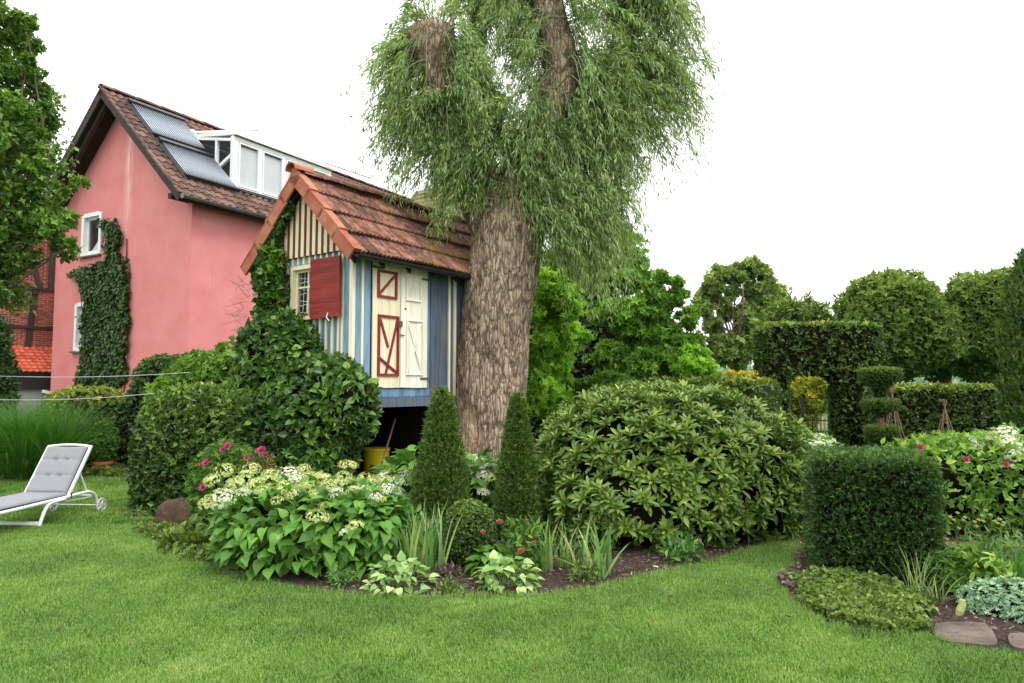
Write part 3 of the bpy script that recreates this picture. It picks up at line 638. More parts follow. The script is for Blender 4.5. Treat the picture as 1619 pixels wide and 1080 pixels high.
# left cheek, triangular glazing
g = Geo(); ck = lambda p, q, w=.09: g.beam((p[0], DY0, p[1]), (q[0], DY0, q[1]), .1, w, (0, 0, 1) if abs(p[0] - q[0]) > .1 else (1, 0, 0))
zc = lambda x: 9.5 + (DX - x) * .16
ck((-2.35, zroof(-2.35) + .06), (DX, zroof(DX) + .1)); ck((-2.35, zc(-2.35)), (DX - .1, zc(DX) - .05)); ck((-1.3, zroof(-1.3) + .1), (-1.3, zc(-1.3) - .06)); ck((-1.25, 8.62), (DX - .1, 8.95), .11); ck((DX - .07, zroof(DX)), (DX - .07, DZ), .12)
HL('dormer_cheek_frame', g, 'white_plastic')
HL('cheek_pane', Geo().prism([(-2.2, zroof(-2.2) + .05), (DX - .1, zroof(DX)), (DX - .1, 9.45), (-2.2, zc(-2.2) - .03)], lambda u, v, t: (u, t, v), DY0 + .02, DY0 + .03), 'window_glass')
# dormer roof and its fascia
g = Geo(); g.prism([(DX + .12, DZ + .02), (DX + .12, DZ + .12), (-2.6, zroof(-2.6) + .1), (-2.6, zroof(-2.6) - .02)], lambda u, v, t: (u, t, v), DY0 - .03, DY1 + .1)
HL('dormer_roof', g, 'white_paint'); HL('dormer_floor', Geo().box((-2.4, DY0 + .05, zb - .1), (DX - .12, DY1, zb)), 'grey_render')
HL('dormer_back', Geo().box((-2.5, DY0 + .05, zb), (-2.42, DY1, DZ + .2)), 'cream_paint')
HL('dormer_flashing', Geo().beam((DX + .1, DY0, zroof(DX + .1) + .07), (DX + .1, DY1, zroof(DX + .1) + .07), .18, .05, (nx_, 0, nz_)), 'soffit_dark')
g = Geo(); g.tube([(-2.75, DY0 + .05, 10.12), (.25, DY0 + .35, 9.72)], .035, 8); g.tube([(-2.8, DY0 + .02, 10.12), (-2.62, DY0 + .05, 10.1)], .09, 10); g.tube([(-.5, DY0 + .2, 9.55), (-.5, DY0 + .2, 9.84)], .03, 6); g.tube([(-2.45, DY0 + .03, 9.75), (-2.5, DY0 + .03, 10.1)], .03, 6)
HL('awning_rail', g, 'white_paint'); g = Geo(); g.tube([(-.3, 5.5, 9.72), (.1, 7.6, 9.62)], .02, 6); g.tube([(-.2, 6.4, 9.62), (-.2, 6.4, 9.7)], .02, 6); HL('roof_rod', g, 'zinc')
# cross wing behind the treehouse
g = Geo(); CX0, CX1, CYm, CZ = -3.65, .9, 15.2, 11.5
g.prism([(12.0, 7.4), (12.0, 7.6), (CYm, CZ), (CYm, CZ - .2)], lambda u, v, t: (t, u, v), CX0, CX1)
g.prism([(18.6, 7.4), (18.6, 7.6), (CYm, CZ), (CYm, CZ - .2)], lambda u, v, t: (t, u, v), CX0, CX1)
HL('wing_roof', g, 'roof_tile_moss')
g = Geo(); cw = .27; 
wv = Vector((0, CYm - 12.0, CZ - 7.6)).normalized(); wn = Vector((0, -wv.z, wv.y)); Rw = Matrix((Vector((1, 0, 0)), wv, wn)).transposed().to_4x4(); sl_ = math.hypot(CYm - 12.0, CZ - 7.6)
for i in range(int((CX1 - CX0) / cw)):
    for j in range(14):
        M = Matrix.Translation(Vector((CX0 + i * cw, 12.0, 7.6)) + wv * (j * sl_ / 14) + wn * .02) @ Rw @ Matrix.Rotation(-.06, 4, 'X')
        g.add((V0 * (1.05, 1.05, 1)) @ np.array(M.to_3x3()).T + np.array(M.translation), None, F0)
HL('wing_tiling', g, 'roof_tile_moss', kind='stuff')
g = Geo(); g.prism([(12.3, 0), (18.3, 0), (18.3, 7.5), (CYm, CZ - .25), (12.3, 7.5)], lambda u, v, t: (t, u, v), CX1 - .5, CX1 - .25); HL('wing_wall', g, 'terracotta')
g = Geo()
for sgn in (-1, 1): g.beam((CX1 + .02, CYm + sgn * 3.25, 7.45), (CX1 + .02, CYm, CZ - .05), .06, .24, (1, 0, 0))
HL('wing_verge', g, 'white_paint')
# ivy on the gable
ivy = thing('ivy', 'dark ivy climbing the pink gable wall beside the two white windows', 'climbing plant', tuple(H.w(-3.6, -.1, 0)), 0)
ivp = [(165, 345), (178, 352), (190, 348), (196, 375), (193, 400), (201, 425), (205, 398), (208, 440), (209, 480), (203, 515), (207, 500), (206, 540), (203, 600), (150, 640), (126, 640), (127, 600), (138, 560), (133, 515), (140, 470), (130, 440), (116, 437), (118, 425), (135, 425), (150, 420), (172, 415), (172, 380)]
ivl = np.array([H.hit(x, y, (0, 1, 0), 0)[[0, 2]] for x, y in ivp]); g = Geo()
Q = np.stack([U(40000, ivl[:, 0].min() - .1, ivl[:, 0].max() + .1), U(40000, ivl[:, 1].min(), ivl[:, 1].max())], 1)
q3 = np.stack([Q[:, 0], np.zeros(len(Q)), Q[:, 1]], 1); Qn = Q + np.stack([fbm(q3 * 4, 3, 3), fbm(q3 * 4, 3, 9)], 1) * .22; Q = Q[inpoly(Qn, ivl)][:11000]
n = len(Q); dp = .04 + .2 * U(n) * np.clip(vnoise(np.stack([Q[:, 0] * 2.4, Q[:, 1] * 2.4, Q[:, 0] * 0], 1)) + .2, 0, 1)
P = H.o + Q[:, :1] * H.X - dp[:, None] * H.Y + Q[:, 1:] * H.Z
scatter(g, T_dia(.85, .08, .1), P, -H.Z + rn(n) * .45 - H.Y * .3, -H.Y + rn(n) * .35 + H.Z * .4, U(n, .09, .15), U(n) ** 1.3)
part('foliage', g, 'ivy_leaf', ivy, kind='stuff')
g = Geo(); 
for a_, b_ in (((-3.5, 0), (-3.9, 6.9)), ((-3.3, 0), (-3.2, 6.2)), ((-4.3, 0), (-5.9, 5.2)), ((-3.1, 1), (-3.0, 5.4))):
    g.tube([H.w(a_[0] + (b_[0] - a_[0]) * t + .1 * math.sin(t * 9), -.03, a_[1] + (b_[1] - a_[1]) * t) for t in np.linspace(0, 1, 9)], .02, 5)
part('stem', g, 'bark_dark', ivy)

# ================================================================== HALF-TIMBERED HOUSE at the far left
bh = thing('brick_house', 'red brick half-timbered house with an orange tiled lean-to, behind the pink house', 'house', tuple(H.w(-9.5, 0, 0)), rad(-30))
B = lambda n, g, m, **k: part(n, g, m, bh, local=True, **k)   # local: x out of the wall, y along it, z up
B('wall', Geo().box((-6, -6, 0), (-.012, 9, 7.8)), 'mortar')
beams = [((0, -6, 5.05), (0, 5, 5.2), .2), ((0, -6, 3.65), (0, 5, 3.74), .16), ((0, .26, 2.9), (0, .42, 5.05), .2), ((0, -1.5, 2.9), (0, -1.5, 5.05), .2), ((0, .95, 5.2), (0, .98, 8), .18), ((0, .6, 5.2), (0, -.15, 7.2), .18), ((0, -1.2, 5.2), (0, -1.2, 8), .18), ((0, -3, 2.9), (0, -3, 8), .2)]
for p, q, w in beams: B('timber', Geo().beam(p, q, w if abs(q[1] - p[1]) > 3 else .1, .1 if abs(q[1] - p[1]) > 3 else w, (0, 0, 1) if abs(q[1] - p[1]) > 3 else (0, 1, 0)), 'old_timber')
B('timber_peg', Geo().tube([(.04, .4, 4.98), (.09, .4, 4.98)], .09, 10), 'old_timber')
bme = Geo().box((-.012, 0, 0), (.012, .226, .056)).mesh('brick', 'brick_red'); nb = 0; rb_ = Geo()
for r_ in range(64):
    z = 2.9 + r_ * .078
    for c_ in range(-14, 12):
        y = c_ * .252 + (r_ % 2) * .126
        if y > 1.5: continue
        if -.9 < y < 1.35 and z < 6.9 and nb < 300: piece('brick', bme, bh, Matrix.Translation((random.uniform(-.003, .004), y, z))); nb += 1
        else: rb_.box((-.012, y, z), (.01, y + .226, z + .056))
B('brickwork', rb_, 'brick_red', kind='stuff')
# lean-to
ozt, oz0, ox1 = 3.0, 2.08, 1.35
sa_ = math.atan2(ozt - oz0, ox1); ol = math.hypot(ox1, ozt - oz0); Bx2 = Vector((0, 1, 0)); By2 = Vector((-math.cos(sa_), 0, math.sin(sa_))); Bz2 = Vector((math.sin(sa_), 0, math.cos(sa_))); R2 = Matrix((Bx2, By2, Bz2)).transposed().to_4x4()
ome = pantile(.21, ol / 8 + .02, .016, 5, .03).mesh('orange_roof_tile', 'orange_tile')
for j in range(8):
    for i in range(-8, 8):
        piece('roof_tile', ome, bh, Matrix.Translation(Vector((ox1, i * .21, oz0)) + By2 * (j * ol / 8) + Bz2 * .02) @ R2 @ Matrix.Rotation(-.09, 4, 'X'))
B('lean_to_deck', Geo().prism([(ox1, oz0 - .08), (ox1, oz0 - .01), (0, ozt - .01), (0, ozt - .08)], lambda u, v, t: (u, t, v), -1.7, 1.7), 'soffit_dark')
B('lean_to_fascia', Geo().box((ox1 - .12, -1.7, 1.5), (ox1 - .02, 1.68, 2.02)), 'soffit_dark'); B('lean_to_wall', Geo().box((0, -1.65, 0), (ox1 - .13, 1.65, 1.5)), 'grey_render')
B('wall_lamp', Geo().beam((ox1 - .05, .2, 1.42), (ox1 + .2, .5, 1.3), .16, .1), 'white_paint')

# ================================================================== TREEHOUSE
TH = Frame((-2.07, 9.0, 0), -35.7)
th_ = thing('playhouse', 'blue and cream wooden playhouse on stilts with a red tiled roof, beside the willow', 'playhouse', (-2.07, 9, 0), rad(-35.7))
TL = lambda n, g, m, p=th_, **k: part(n, g, m, p, local=True, **k)
WX, ZF, ZE, LEN = -1.86, 1.33, 3.38, 3.1
g = Geo(); g.box((WX, .02, ZF + .1), (-1.21, .05, ZE)); g.box((-.62, .02, ZF + .1), (-.0, .05, ZE)); g.box((-1.21, .02, ZF + .1), (-.62, .05, 2.55)); g.box((-1.21, .02, 3.24), (-.62, .05, ZE))
g.box((-.05, .05, ZF + .1), (-.02, LEN, ZE + .1)); g.box((WX, .05, ZF + .1), (WX + .03, LEN, ZE)); g.box((WX, LEN - .03, ZF + .1), (-.05, LEN, ZE))
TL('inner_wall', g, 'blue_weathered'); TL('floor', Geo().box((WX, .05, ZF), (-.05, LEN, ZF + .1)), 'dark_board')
# gable wall: blue boards and cream battens
xs_ = np.arange(WX, -.2, .123)
for i, x in enumerate(xs_):
    hole = -1.26 < x + .03 < -.60
    for z0, z1 in ([(ZF + .12, 2.5), (3.28, ZE)] if hole else [(ZF + .12, ZE)]):
        TL('board', Geo().box((x + .02, -.004, z0), (x + .105, .019, z1)), 'blue_paint'); TL('batten', Geo().box((x - .018, -.022, z0), (x + .018, .019, z1)), 'cream_paint')
TL('board', Geo().box((-.15, -.012, ZF + .12), (-.04, .019, ZE)), 'blue_paint'); TL('corner_post', Geo().box((-.038, -.03, ZF + .12), (.024, .02, ZE - .02)), 'cream_paint'); TL('batten', Geo().box((-.20, -.024, ZF + .12), (-.165, .019, ZE)), 'cream_paint')
# side wall
def side(y0, y1, z0, z1, m, n='board', x=.0): return TL(n, Geo().box((-.018, y0, z0), (.0 + x, y1, z1)), m)
side(.024, .13, ZF + .12, 3.4, 'blue_paint', x=.004); side(.135, .17, ZF + .12, 3.4, 'cream_paint', 'batten', .022); side(.175, .30, ZF + .12, 3.4, 'blue_paint', x=.004)
for i in range(11): side(.31 + i * .107, .31 + i * .107 + .103, ZF + .12, 1.56, 'blue_paint', x=.003 + .002 * (i % 2))
side(1.40, 1.46, 1.56, 3.42, 'blue_paint', x=.012); side(1.485, 1.87, ZF + .12, 3.42, 'blue_weathered', x=.006)
side(1.875, 1.91, ZF + .12, 3.42, 'cream_paint', 'batten', .026); side(1.915, 2.0, ZF + .12, 3.42, 'blue_weathered', x=.0); side(2.005, 2.045, ZF + .12, 3.42, 'cream_paint', 'batten', .026)
for i in range(5): side(2.05 + i * .21, 2.05 + i * .21 + .205, ZF + .12, 3.42, 'blue_weathered', x=.004)
TL('sill_beam', Geo().box((-.06, -.04, ZF - .02), (.03, LEN, ZF + .115)), 'blue_weathered'); TL('sill_beam', Geo().box((WX, -.03, ZF - .02), (-.062, .03, ZF + .115)), 'blue_weathered')
# doors
def door(y0, y1, z0, z1, m, lab):
    g = Geo(); n = 5; w = (y1 - y0) / n; d = TL('door', Geo().box((.0, y0 + .005, z0 + .01), (.012, y1 - .005, z1 - .01)), 'soffit_dark', label=lab)
    for i in range(n): part('plank', Geo().box((.012, y0 + i * w + .0015, z0 + random.uniform(-.006, .006)), (.032 + .0015 * (i % 2), y0 + (i + 1) * w - .0015, z1)), m, d, local=True)
    return d
d1 = door(.32, .835, 1.575, 3.31, 'cream_paint', 'cream door leaf with dark red trim'); d2 = door(.845, 1.39, 1.575, 3.30, 'ivory_paint', 'ivory door leaf with white trim')
def trim(d, m, segs, w=.035, x0=.034, x1=.056):
    for (a, b_), k in segs:
        a = np.array(a); b_ = np.array(b_); p = (x0 + .011 + k * .004, a[0], a[1]); q = (x0 + .011 + k * .004, b_[0], b_[1])
        part('trim', Geo().beam(p, q, w, .022, (1, 0, 0)), m, d, local=True)
def rect(y0, y1, z0, z1, w=.035): return [(((y0, z0 + w / 2), (y1, z0 + w / 2)), 0), (((y0, z1 - w / 2), (y1, z1 - w / 2)), 0), (((y0 + w / 2, z0 + w), (y0 + w / 2, z1 - w)), 0), (((y1 - w / 2, z0 + w), (y1 - w / 2, z1 - w)), 0)]
trim(d1, 'red_paint', rect(.39, .755, 2.79, 3.17) + [(((.42, 2.83), (.725, 3.13)), -2)])
trim(d1, 'red_paint', rect(.405, .80, 1.73, 2.56) + [(((.77, 2.5), (.56, 1.76)), -2), (((.45, 2.5), (.60, 2.12)), -2), (((.43, 1.98), (.76, 1.78)), -1)])
trim(d2, 'ivory_paint', rect(.935, 1.24, 2.80, 3.17, .025) + [(((.96, 2.86), (1.10, 3.02)), -2)], .025)
trim(d2, 'ivory_paint', rect(.945, 1.29, 1.75, 2.54, .028) + [(((.98, 2.5), (1.13, 2.14)), -2), (((1.25, 2.5), (1.0, 1.79)), -2), (((1.12, 2.13), (1.26, 1.8)), -1)], .026)
for y, z, d in ((.30, 3.18, d1), (1.24, 3.13, d2), (1.24, 1.69, d2)): part('hinge', Geo().box((.036, y, z), (.046, y + .2, z + .028)), 'aged_brass', d, local=True)
part('latch', Geo().box((.036, .8, 2.42), (.055, .86, 2.5)), 'aged_brass', d1, local=True); part('keyhole', Geo().tube([(.034, .93, 2.68), (.042, .93, 2.68)], .014, 8), 'black_iron', d2, local=True); part('door_catch', Geo().beam((.05, .82, 2.31), (.05, .9, 2.30), .012, .012), 'aged_brass', d2, local=True)
TL('door_header', Geo().box((.033, .62, 3.24), (.05, 1.2, 3.31)), 'cream_paint')
# gable triangle: cream boards, brown battens, standing proud of the wall below
RXT, RZT, EXT, EZT = -.92, 4.50, .24, 3.30
zr = lambda x: EZT + (RZT - EZT) * (EXT - x) / (EXT - RXT) if x > RXT else EZT + (RZT - EZT) * (x - (2 * RXT - EXT)) / (EXT - RXT)
x = WX - .02
while x < .0:
    x1 = min(x + .085, .02); xm = (x + x1) / 2
    def up(v): return min(zr(v) - .14, 9)
    for n, a, b_, m, y0 in (('gable_board', x, x1, 'cream_paint', -.052), ('gable_batten', x1 - .001, x1 + .037, 'brown_batten', -.064)):
        if b_ > .03: continue
        pts = [(a, 3.385), (b_, 3.385), (b_, max(3.40, up(b_)))] + ([(RXT, up(RXT))] if a < RXT < b_ else []) + [(a, max(3.40, up(a)))]
        TL(n, Geo().prism(pts, lambda u, v, t: (u, t, v), y0, -.022), m)
    x += .1217
g = Geo(); g.prism([(WX, 3.38), (.0, 3.38), (RXT, 4.33)], lambda u, v, t: (u, t, v), -.018, .02); TL('gable_backing', g, 'soffit_dark')
# window and shutter
g = Geo(); x0, x1, z0, z1 = -1.23, -.60, 2.53, 3.26; w = .055
g.box((x0, -.06, z0), (x0 + w, .06, z1)); g.box((x1 - w, -.06, z0), (x1, .06, z1)); g.box((x0 + w, -.06, z1 - w), (x1 - w, .06, z1)); g.box((x0 - .02, -.08, z0 - .03), (x1 + .02, .06, z0 + .02))
wf = TL('window', g, 'cream_paint'); g = Geo(); a, b_, c_, d_ = x0 + w, x1 - w, z0 + .02, z1 - w; w = .032
g.box((a, .0, c_), (a + w, .03, d_)); g.box((b_ - w, .0, c_), (b_, .03, d_)); g.box((a + w, .0, c_), (b_ - w, .03, c_ + w)); g.box((a + w, .0, d_ - w), (b_ - w, .03, d_)); g.box(((a + b_) / 2 - .013, .0, c_ + w), ((a + b_) / 2 + .013, .03, d_ - w)); g.box((a + w, .002, 2.95), (b_ - w, .028, 2.975))
part('sash', g, 'cream_paint', wf, local=True); part('pane', Geo().box((a, .012, c_), (b_, .018, d_)), 'window_glass', wf, local=True)
g = Geo()
for k in range(9): g.beam((a, .05, c_ + .08 * k), (b_, .05, c_ + .08 * k + .06 * (-1) ** k), .006, .008)
for k in range(7): g.beam((a + .08 * k, .055, c_), (a + .08 * k + .04, .055, d_), .006, .008)
part('lattice', g, 'ivory_paint', wf, local=True)
sh = TL('shutter', Geo().box((-.735, -.085, 2.51), (-.155, -.07, 3.30)), 'red_paint', label='dark red shutter folded open')
for i in range(4): part('shutter_board', Geo().box((-.74 + .0, -.105 - .002 * (i % 2), 2.505 + i * .2), (-.15, -.085, 2.505 + i * .2 + .1975)), 'red_paint', sh, local=True)
for z in (2.58, 3.2): part('strap_hinge', Geo().box((-.7, -.07, z), (-.58, -.06, z + .025)), 'black_iron', sh, local=True)
part('hook', Geo().tube([(-.36, -.11, 2.56), (-.36, -.13, 2.5), (-.33, -.11, 2.45)], .008, 6), 'metal_white', sh, local=True)
# roof: rafters, deck, four courses of tiles on each slope, verge and ridge tiles
sT = math.hypot(EXT - RXT, RZT - EZT); aT = math.atan2(RZT - EZT, EXT - RXT); RL = 3.62
for sgn in (1, -1):
    fl = (lambda x: x) if sgn > 0 else (lambda x: 2 * RXT - x)
    g = Geo(); g.prism([(fl(EXT - .02), EZT - .05), (fl(EXT), EZT - .02), (RXT, RZT - .02), (RXT, RZT - .055)], lambda u, v, t: (u, t, v), -.2, -.22 + RL); TL('roof_deck', g, 'soffit_dark')
    for k in range(8): TL('rafter', Geo().prism([(fl(EXT - .06), EZT - .14), (fl(EXT - .06), EZT - .05 + .02), (RXT, RZT - .06), (RXT, RZT - .15)], lambda u, v, t: (u, t, v), -.16 + k * .5, -.11 + k * .5), 'soffit_dark')
nC, nT = 4, 17; cw = RL / nT; cl_ = sT / nC
tgm = pantile(cw, cl_ + .035, .012, 12, .036, waves=3); t2 = tgm.mesh('roof_tile', 'old_clay_tile')
for sgn in (1, -1):
    bx = Vector((0, 1, 0)) if sgn > 0 else Vector((0, -1, 0)); by = Vector((-sgn * math.cos(aT), 0, math.sin(aT))); bz = Vector((sgn * math.sin(aT), 0, math.cos(aT))); R3 = Matrix((bx, by, bz)).transposed().to_4x4()
    ex = EXT if sgn > 0 else 2 * RXT - EXT
    for c_ in range(nC):
        for i in range(nT):
            y = -.22 + (i if sgn > 0 else i + 1) * cw
            M = Matrix.Translation(Vector((ex, y, EZT)) + by * (c_ * cl_) + bz * (.026 + random.uniform(0, .008) + .016 * math.sin(y * 1.7 + c_))) @ R3 @ Matrix.Rotation(random.gauss(0, .008), 4, 'Z') @ Matrix.Rotation(-.085 + random.gauss(0, .006), 4, 'X')
            piece('roof_tile', t2, th_, M)
    # verge tiles, smooth terracotta, stepped
    for c_ in range(nC):
        a0 = Vector((ex, -.24, EZT)) + by * (c_ * cl_ - .03) + bz * .02; a1 = Vector((ex, -.24, EZT)) + by * ((c_ + 1) * cl_ + .02) + bz * -.005
        g = Geo(); nrm = tuple(bz); g.beam(a0 - bz * .055, a1 - bz * .055, .03, .17, nrm); g.beam(a0 + Vector((0, .045, 0)) + bz * .036, a1 + Vector((0, .045, 0)) + bz * .036, .13, .018, nrm)
        TL('verge_tile', g, 'terracotta')
r2 = halfpipe(.105, .40, 8, .016, .85).mesh('ridge_tile', 'old_clay_tile')
for i in range(10): piece('ridge_tile', r2, th_, Matrix.Translation((RXT, -.16 + i * .365, RZT + .0 + (.01 if i % 2 else 0))))
g = halfpipe(.115, .34, 8, .016, .95, .10); pm = g.mesh('ridge_cap', 'terracotta'); piece('ridge_cap', pm, th_, Matrix.Translation((RXT, -.33, RZT + .025)) @ Matrix.Rotation(.05, 4, 'X'))
TL('finial_tile', Geo().prism([(-.1, -.05), (.1, -.05), (.06, .075), (-.06, .075)], lambda u, v, t: (RXT + u, t, RZT + .0 + v), -.262, -.235), 'terracotta')
g = Geo(); V = []; r = .055
for y in (-.2, RL - .25):
    for t in np.linspace(math.pi, 2 * math.pi, 8): V.append((EXT + .045 + r * math.cos(t), y, EZT - .035 + r * math.sin(t)))
    for t in np.linspace(2 * math.pi, math.pi, 8): V.append((EXT + .045 + (r - .006) * math.cos(t), y, EZT - .035 + (r - .006) * math.sin(t)))
g.add(V, None, [(i, (i + 1) % 16, 16 + (i + 1) % 16, 16 + i) for i in range(16)]); TL('gutter', g, 'black_iron')
TL('eave_board', Geo().box((.0, -.1, 3.4), (.03, LEN, 3.46)), 'soffit_dark'); TL('cable_block', Geo().box((.1, .95, 3.27), (.16, 1.2, 3.31)), 'cream_paint')
# stilts; near-black sheets stand for the shade in the store underneath
for x, y in ((-.02, .02), (WX + .1, .1), (-.08, LEN - .1), (WX + .1, LEN - .1)): TL('stilt', Geo().box((x - .045, y - .045, -.02), (x + .045, y + .045, ZF - .022)), 'post_wood')
TL('store_dark_sheet', Geo().box((WX + .1, LEN - .2, .0), (-.15, LEN - .16, ZF)), 'dark_board'); TL('store_dark_sheet', Geo().box((WX + .0, .2, .0), (WX + .04, LEN - .21, ZF)), 'dark_board')
TL('store_dark_sheet', Geo().box((-1.5, 1.9, .0), (-.1, 1.94, ZF - .03)), 'dark_board')

# ================================================================== WILLOW
wil = thing('willow_tree', 'old pollarded willow with a thick leaning trunk and drooping narrow leaves, beside the playhouse', 'tree', (-.37, 10.8, 0))
def barked(g, path, radii, seg, rings, bumpy=.03, seed=0, flare=0, scar=None, lumps=.06):
    """lofted limb with real bark relief; returns scar attribute"""
    path = np.array(path, float); radii = np.array(radii, float); d = np.r_[0, np.cumsum(np.linalg.norm(np.diff(path, axis=0), axis=1))]
    t = np.linspace(0, d[-1], rings); 
    P = np.stack([np.interp(t, d, path[:, k]) for k in range(3)], 1); ker = np.ones(9) / 9
    for k in range(3): P[:, k] = np.convolve(np.pad(P[:, k], 4, mode='reflect', reflect_type='odd'), ker, 'valid')
    R = np.interp(t, d, radii); R = np.convolve(np.pad(R, 4, mode='edge'), ker, 'valid')
    tg = unit(np.gradient(P, axis=0)); ref = np.array([1., 0, 0]); th = np.linspace(0, 2 * math.pi, seg, endpoint=False); V = []
    for i in range(rings):
        a = unit(ref - tg[i] * (ref @ tg[i])); b = np.cross(tg[i], a); ref = a
        V.append(P[i] + (np.cos(th)[:, None] * a + np.sin(th)[:, None] * b) * R[i])
    V = np.array(V); N_r = unit(V - P[:, None, :]); F_ = V.reshape(-1, 3); Nr = N_r.reshape(-1, 3)
    q = F_ * (1, 1, .34) + .05 * np.stack([fbm(F_ * 5, 2, 31), fbm(F_ * 5, 2, 32), np.zeros(len(F_))], 1)
    rid = np.abs(fbm(q * 13, 2, seed)) ** .6; rid2 = np.abs(fbm(q * 27, 2, seed + 4)) ** .7; rel = np.clip(rid * .8 + rid2 * .35, 0, 1)
    ang_ = np.tile(th, rings); z = F_[:, 2]; off = (rel - .45) * bumpy + lumps * fbm(F_ * 1.6, 3, seed + 7) * np.repeat(R, seg) * 2
    if flare: off += flare * np.exp(-z / .55) * (1 + .45 * np.sin(ang_ * 4 + 1.3)) 
    sc = np.zeros(len(F_))
    if scar is not None: sc = scar(F_); off -= sc * .05; rel = rel * (1 - sc) + .7 * sc
    W = F_ + Nr * off[:, None]; i0 = g.n
    idx = np.arange(rings * seg).reshape(rings, seg); nxt = np.roll(idx, -1, axis=1)
    f = np.stack([idx[:-1], nxt[:-1], nxt[1:], idx[1:]], -1).reshape(-1, 4); g.add(W, None, f, rel)
    return sc, P, R
def scarf(F):
    # bare wood low on the left of the trunk, facing the lawn
    x, y, z = F[:, 0], F[:, 1], F[:, 2]; az = np.arctan2(y - 10.8, x + .36)
    w = np.clip(1.55 - z, 0, 2.0); edge = fbm(F * (2.2, 2.2, .9), 4, 77)
    return np.clip(((w * .75 + .1) - np.abs(az + 2.35) * 1.15 + edge * .6) * 5, 0, 1) * np.clip((1.62 - z + edge * .3) * 5, 0, 1)
g = Geo(); sc, TP, TR = barked(g, [(-.42, 10.8, -.05), (-.40, 10.8, .5), (-.33, 10.8, 1.6), (-.24, 10.8, 2.6), (-.12, 10.8, 3.4), (-.06, 10.8, 4.1), (-.02, 10.8, 4.7)], [.60, .57, .545, .53, .56, .60, .52], 150, 260, .055, 3, .12, scarf)
me = g.mesh('trunk', 'willow_bark', True); a_ = me.attributes.new('scar', 'FLOAT', 'POINT'); a_.data.foreach_set('value', sc.astype(np.float32)); part('trunk', me, None, wil)
def limb(path, rr, seg=60, rings=110, seed=1, name='limb', cap=None, bumpy=.045):
    g = Geo(); s_, P, R = barked(g, path, rr, seg, rings, bumpy, seed, lumps=.1); n0 = g.n
    V = g.V[0]; top = V[-seg:]; c = top.mean(0); g.add(np.vstack([top, c + (0, 0, .01)]), [(i, (i + 1) % seg, seg) for i in range(seg)], None, .6)
    me = g.mesh(name, 'willow_bark', True); a_ = me.attributes.new('scar', 'FLOAT', 'POINT'); sv = np.zeros(g.n, np.float32); sv[n0:] = .55; a_.data.foreach_set('value', sv)
    return part(name, me, None, wil)
limb([(-.2, 10.8, 4.0), (-.55, 10.75, 4.7), (-.95, 10.65, 5.25), (-1.10, 10.6, 5.85), (-1.13, 10.55, 6.3), (-1.22, 10.5, 6.75), (-1.26, 10.48, 7.12)], [.42, .34, .24, .24, .27, .33, .35], seed=5, name='pollarded_limb')
limb([(0, 10.8, 4.2), (.15, 10.75, 4.9), (.38, 10.7, 5.5), (.70, 10.7, 6.05), (.82, 10.68, 6.5), (.66, 10.66, 7.1), (.52, 10.65, 7.7), (.6, 10.65, 9.4)], [.42, .36, .34, .36, .30, .26, .25, .16], rings=170, seed=9)
limb([(.55, 10.7, 5.5), (.45, 10.62, 5.95), (.36, 10.6, 6.2)], [.2, .15, .12], 30, 40, 14, 'cut_stub')
limb([(.75, 10.7, 6.2), (.98, 10.62, 6.42), (1.04, 10.6, 6.6)], [.2, .14, .12], 30, 40, 15, 'cut_stub')
limb([(.1, 10.9, 4.1), (.55, 11.0, 4.8), (1.15, 11.1, 5.7), (1.7, 11.2, 6.8), (2.1, 11.3, 8.2)], [.38, .30, .24, .2, .14], seed=21)
limb([(-.2, 11.0, 4.2), (-.6, 11.3, 5.4), (-.7, 11.5, 6.8), (-.5, 11.6, 8.4)], [.32, .26, .2, .13], seed=25)
limb([(.3, 10.7, 5.3), (.05, 10.45, 5.15), (-.2, 10.3, 5.35)], [.17, .13, .1], 30, 40, 18, 'cut_stub')
SK = np.array([(-.55, 10.5, 4.7), (-.95, 10.5, 5.3), (-1.1, 10.5, 5.9), (-1.15, 10.5, 6.4), (-1.2, 10.5, 6.9), (.15, 10.6, 4.9), (.4, 10.55, 5.5), (.7, 10.6, 6.1), (.8, 10.6, 6.6), (.66, 10.6, 7.2), (.52, 10.65, 7.8), (.6, 10.65, 8.6), (.6, 10.65, 9.3),
               (.55, 11, 4.8), (1.15, 11.1, 5.7), (1.4, 11.1, 6.3), (1.7, 11.2, 6.9), (2.0, 11.3, 8.0), (-.6, 11.3, 5.4), (-.7, 11.5, 6.6), (-.5, 11.6, 8.2), (-.2, 10.3, 5.3), (0, 10.4, 4.4), (-.3, 10.4, 4.3)])
clouds = [((.1, 10.6, 5.8), (1.9, 1.5, 1.25), 370), ((1.9, 10.8, 6.5), (1.15, 1.3, 1.6), 320), ((2.9, 10.7, 6.4), (.6, .8, 1.1), 90), ((-1.35, 10.6, 6.1), (.95, 1.1, 1.25), 125), ((-1.75, 10.6, 5.2), (.65, .8, .75), 75),
          ((1.25, 10.6, 3.85), (1.05, .9, 1.0), 340), ((1.55, 10.7, 5.1), (.8, 1.0, .8), 170), ((-.95, 10.3, 4.35), (.42, .5, .5), 75), ((.8, 10.8, 8.3), (2.1, 1.4, 1.3), 330), ((-.15, 10.1, 4.3), (.75, .3, .35), 34), ((-.4, 10.7, 7.0), (.9, 1.0, 1.1), 260), ((2.7, 10.7, 5.7), (.55, .8, 1.1), 75), ((-2.15, 10.6, 5.9), (.5, .7, 1.0), 70), ((-1.5, 10.7, 7.2), (.7, .6, .6), 40), ((1.3, 10.6, 3.3), (.7, .7, .35), 60), ((-.1, 10.0, 5.2), (.9, .4, .5), 80)]
TWIGS = []; EY = []
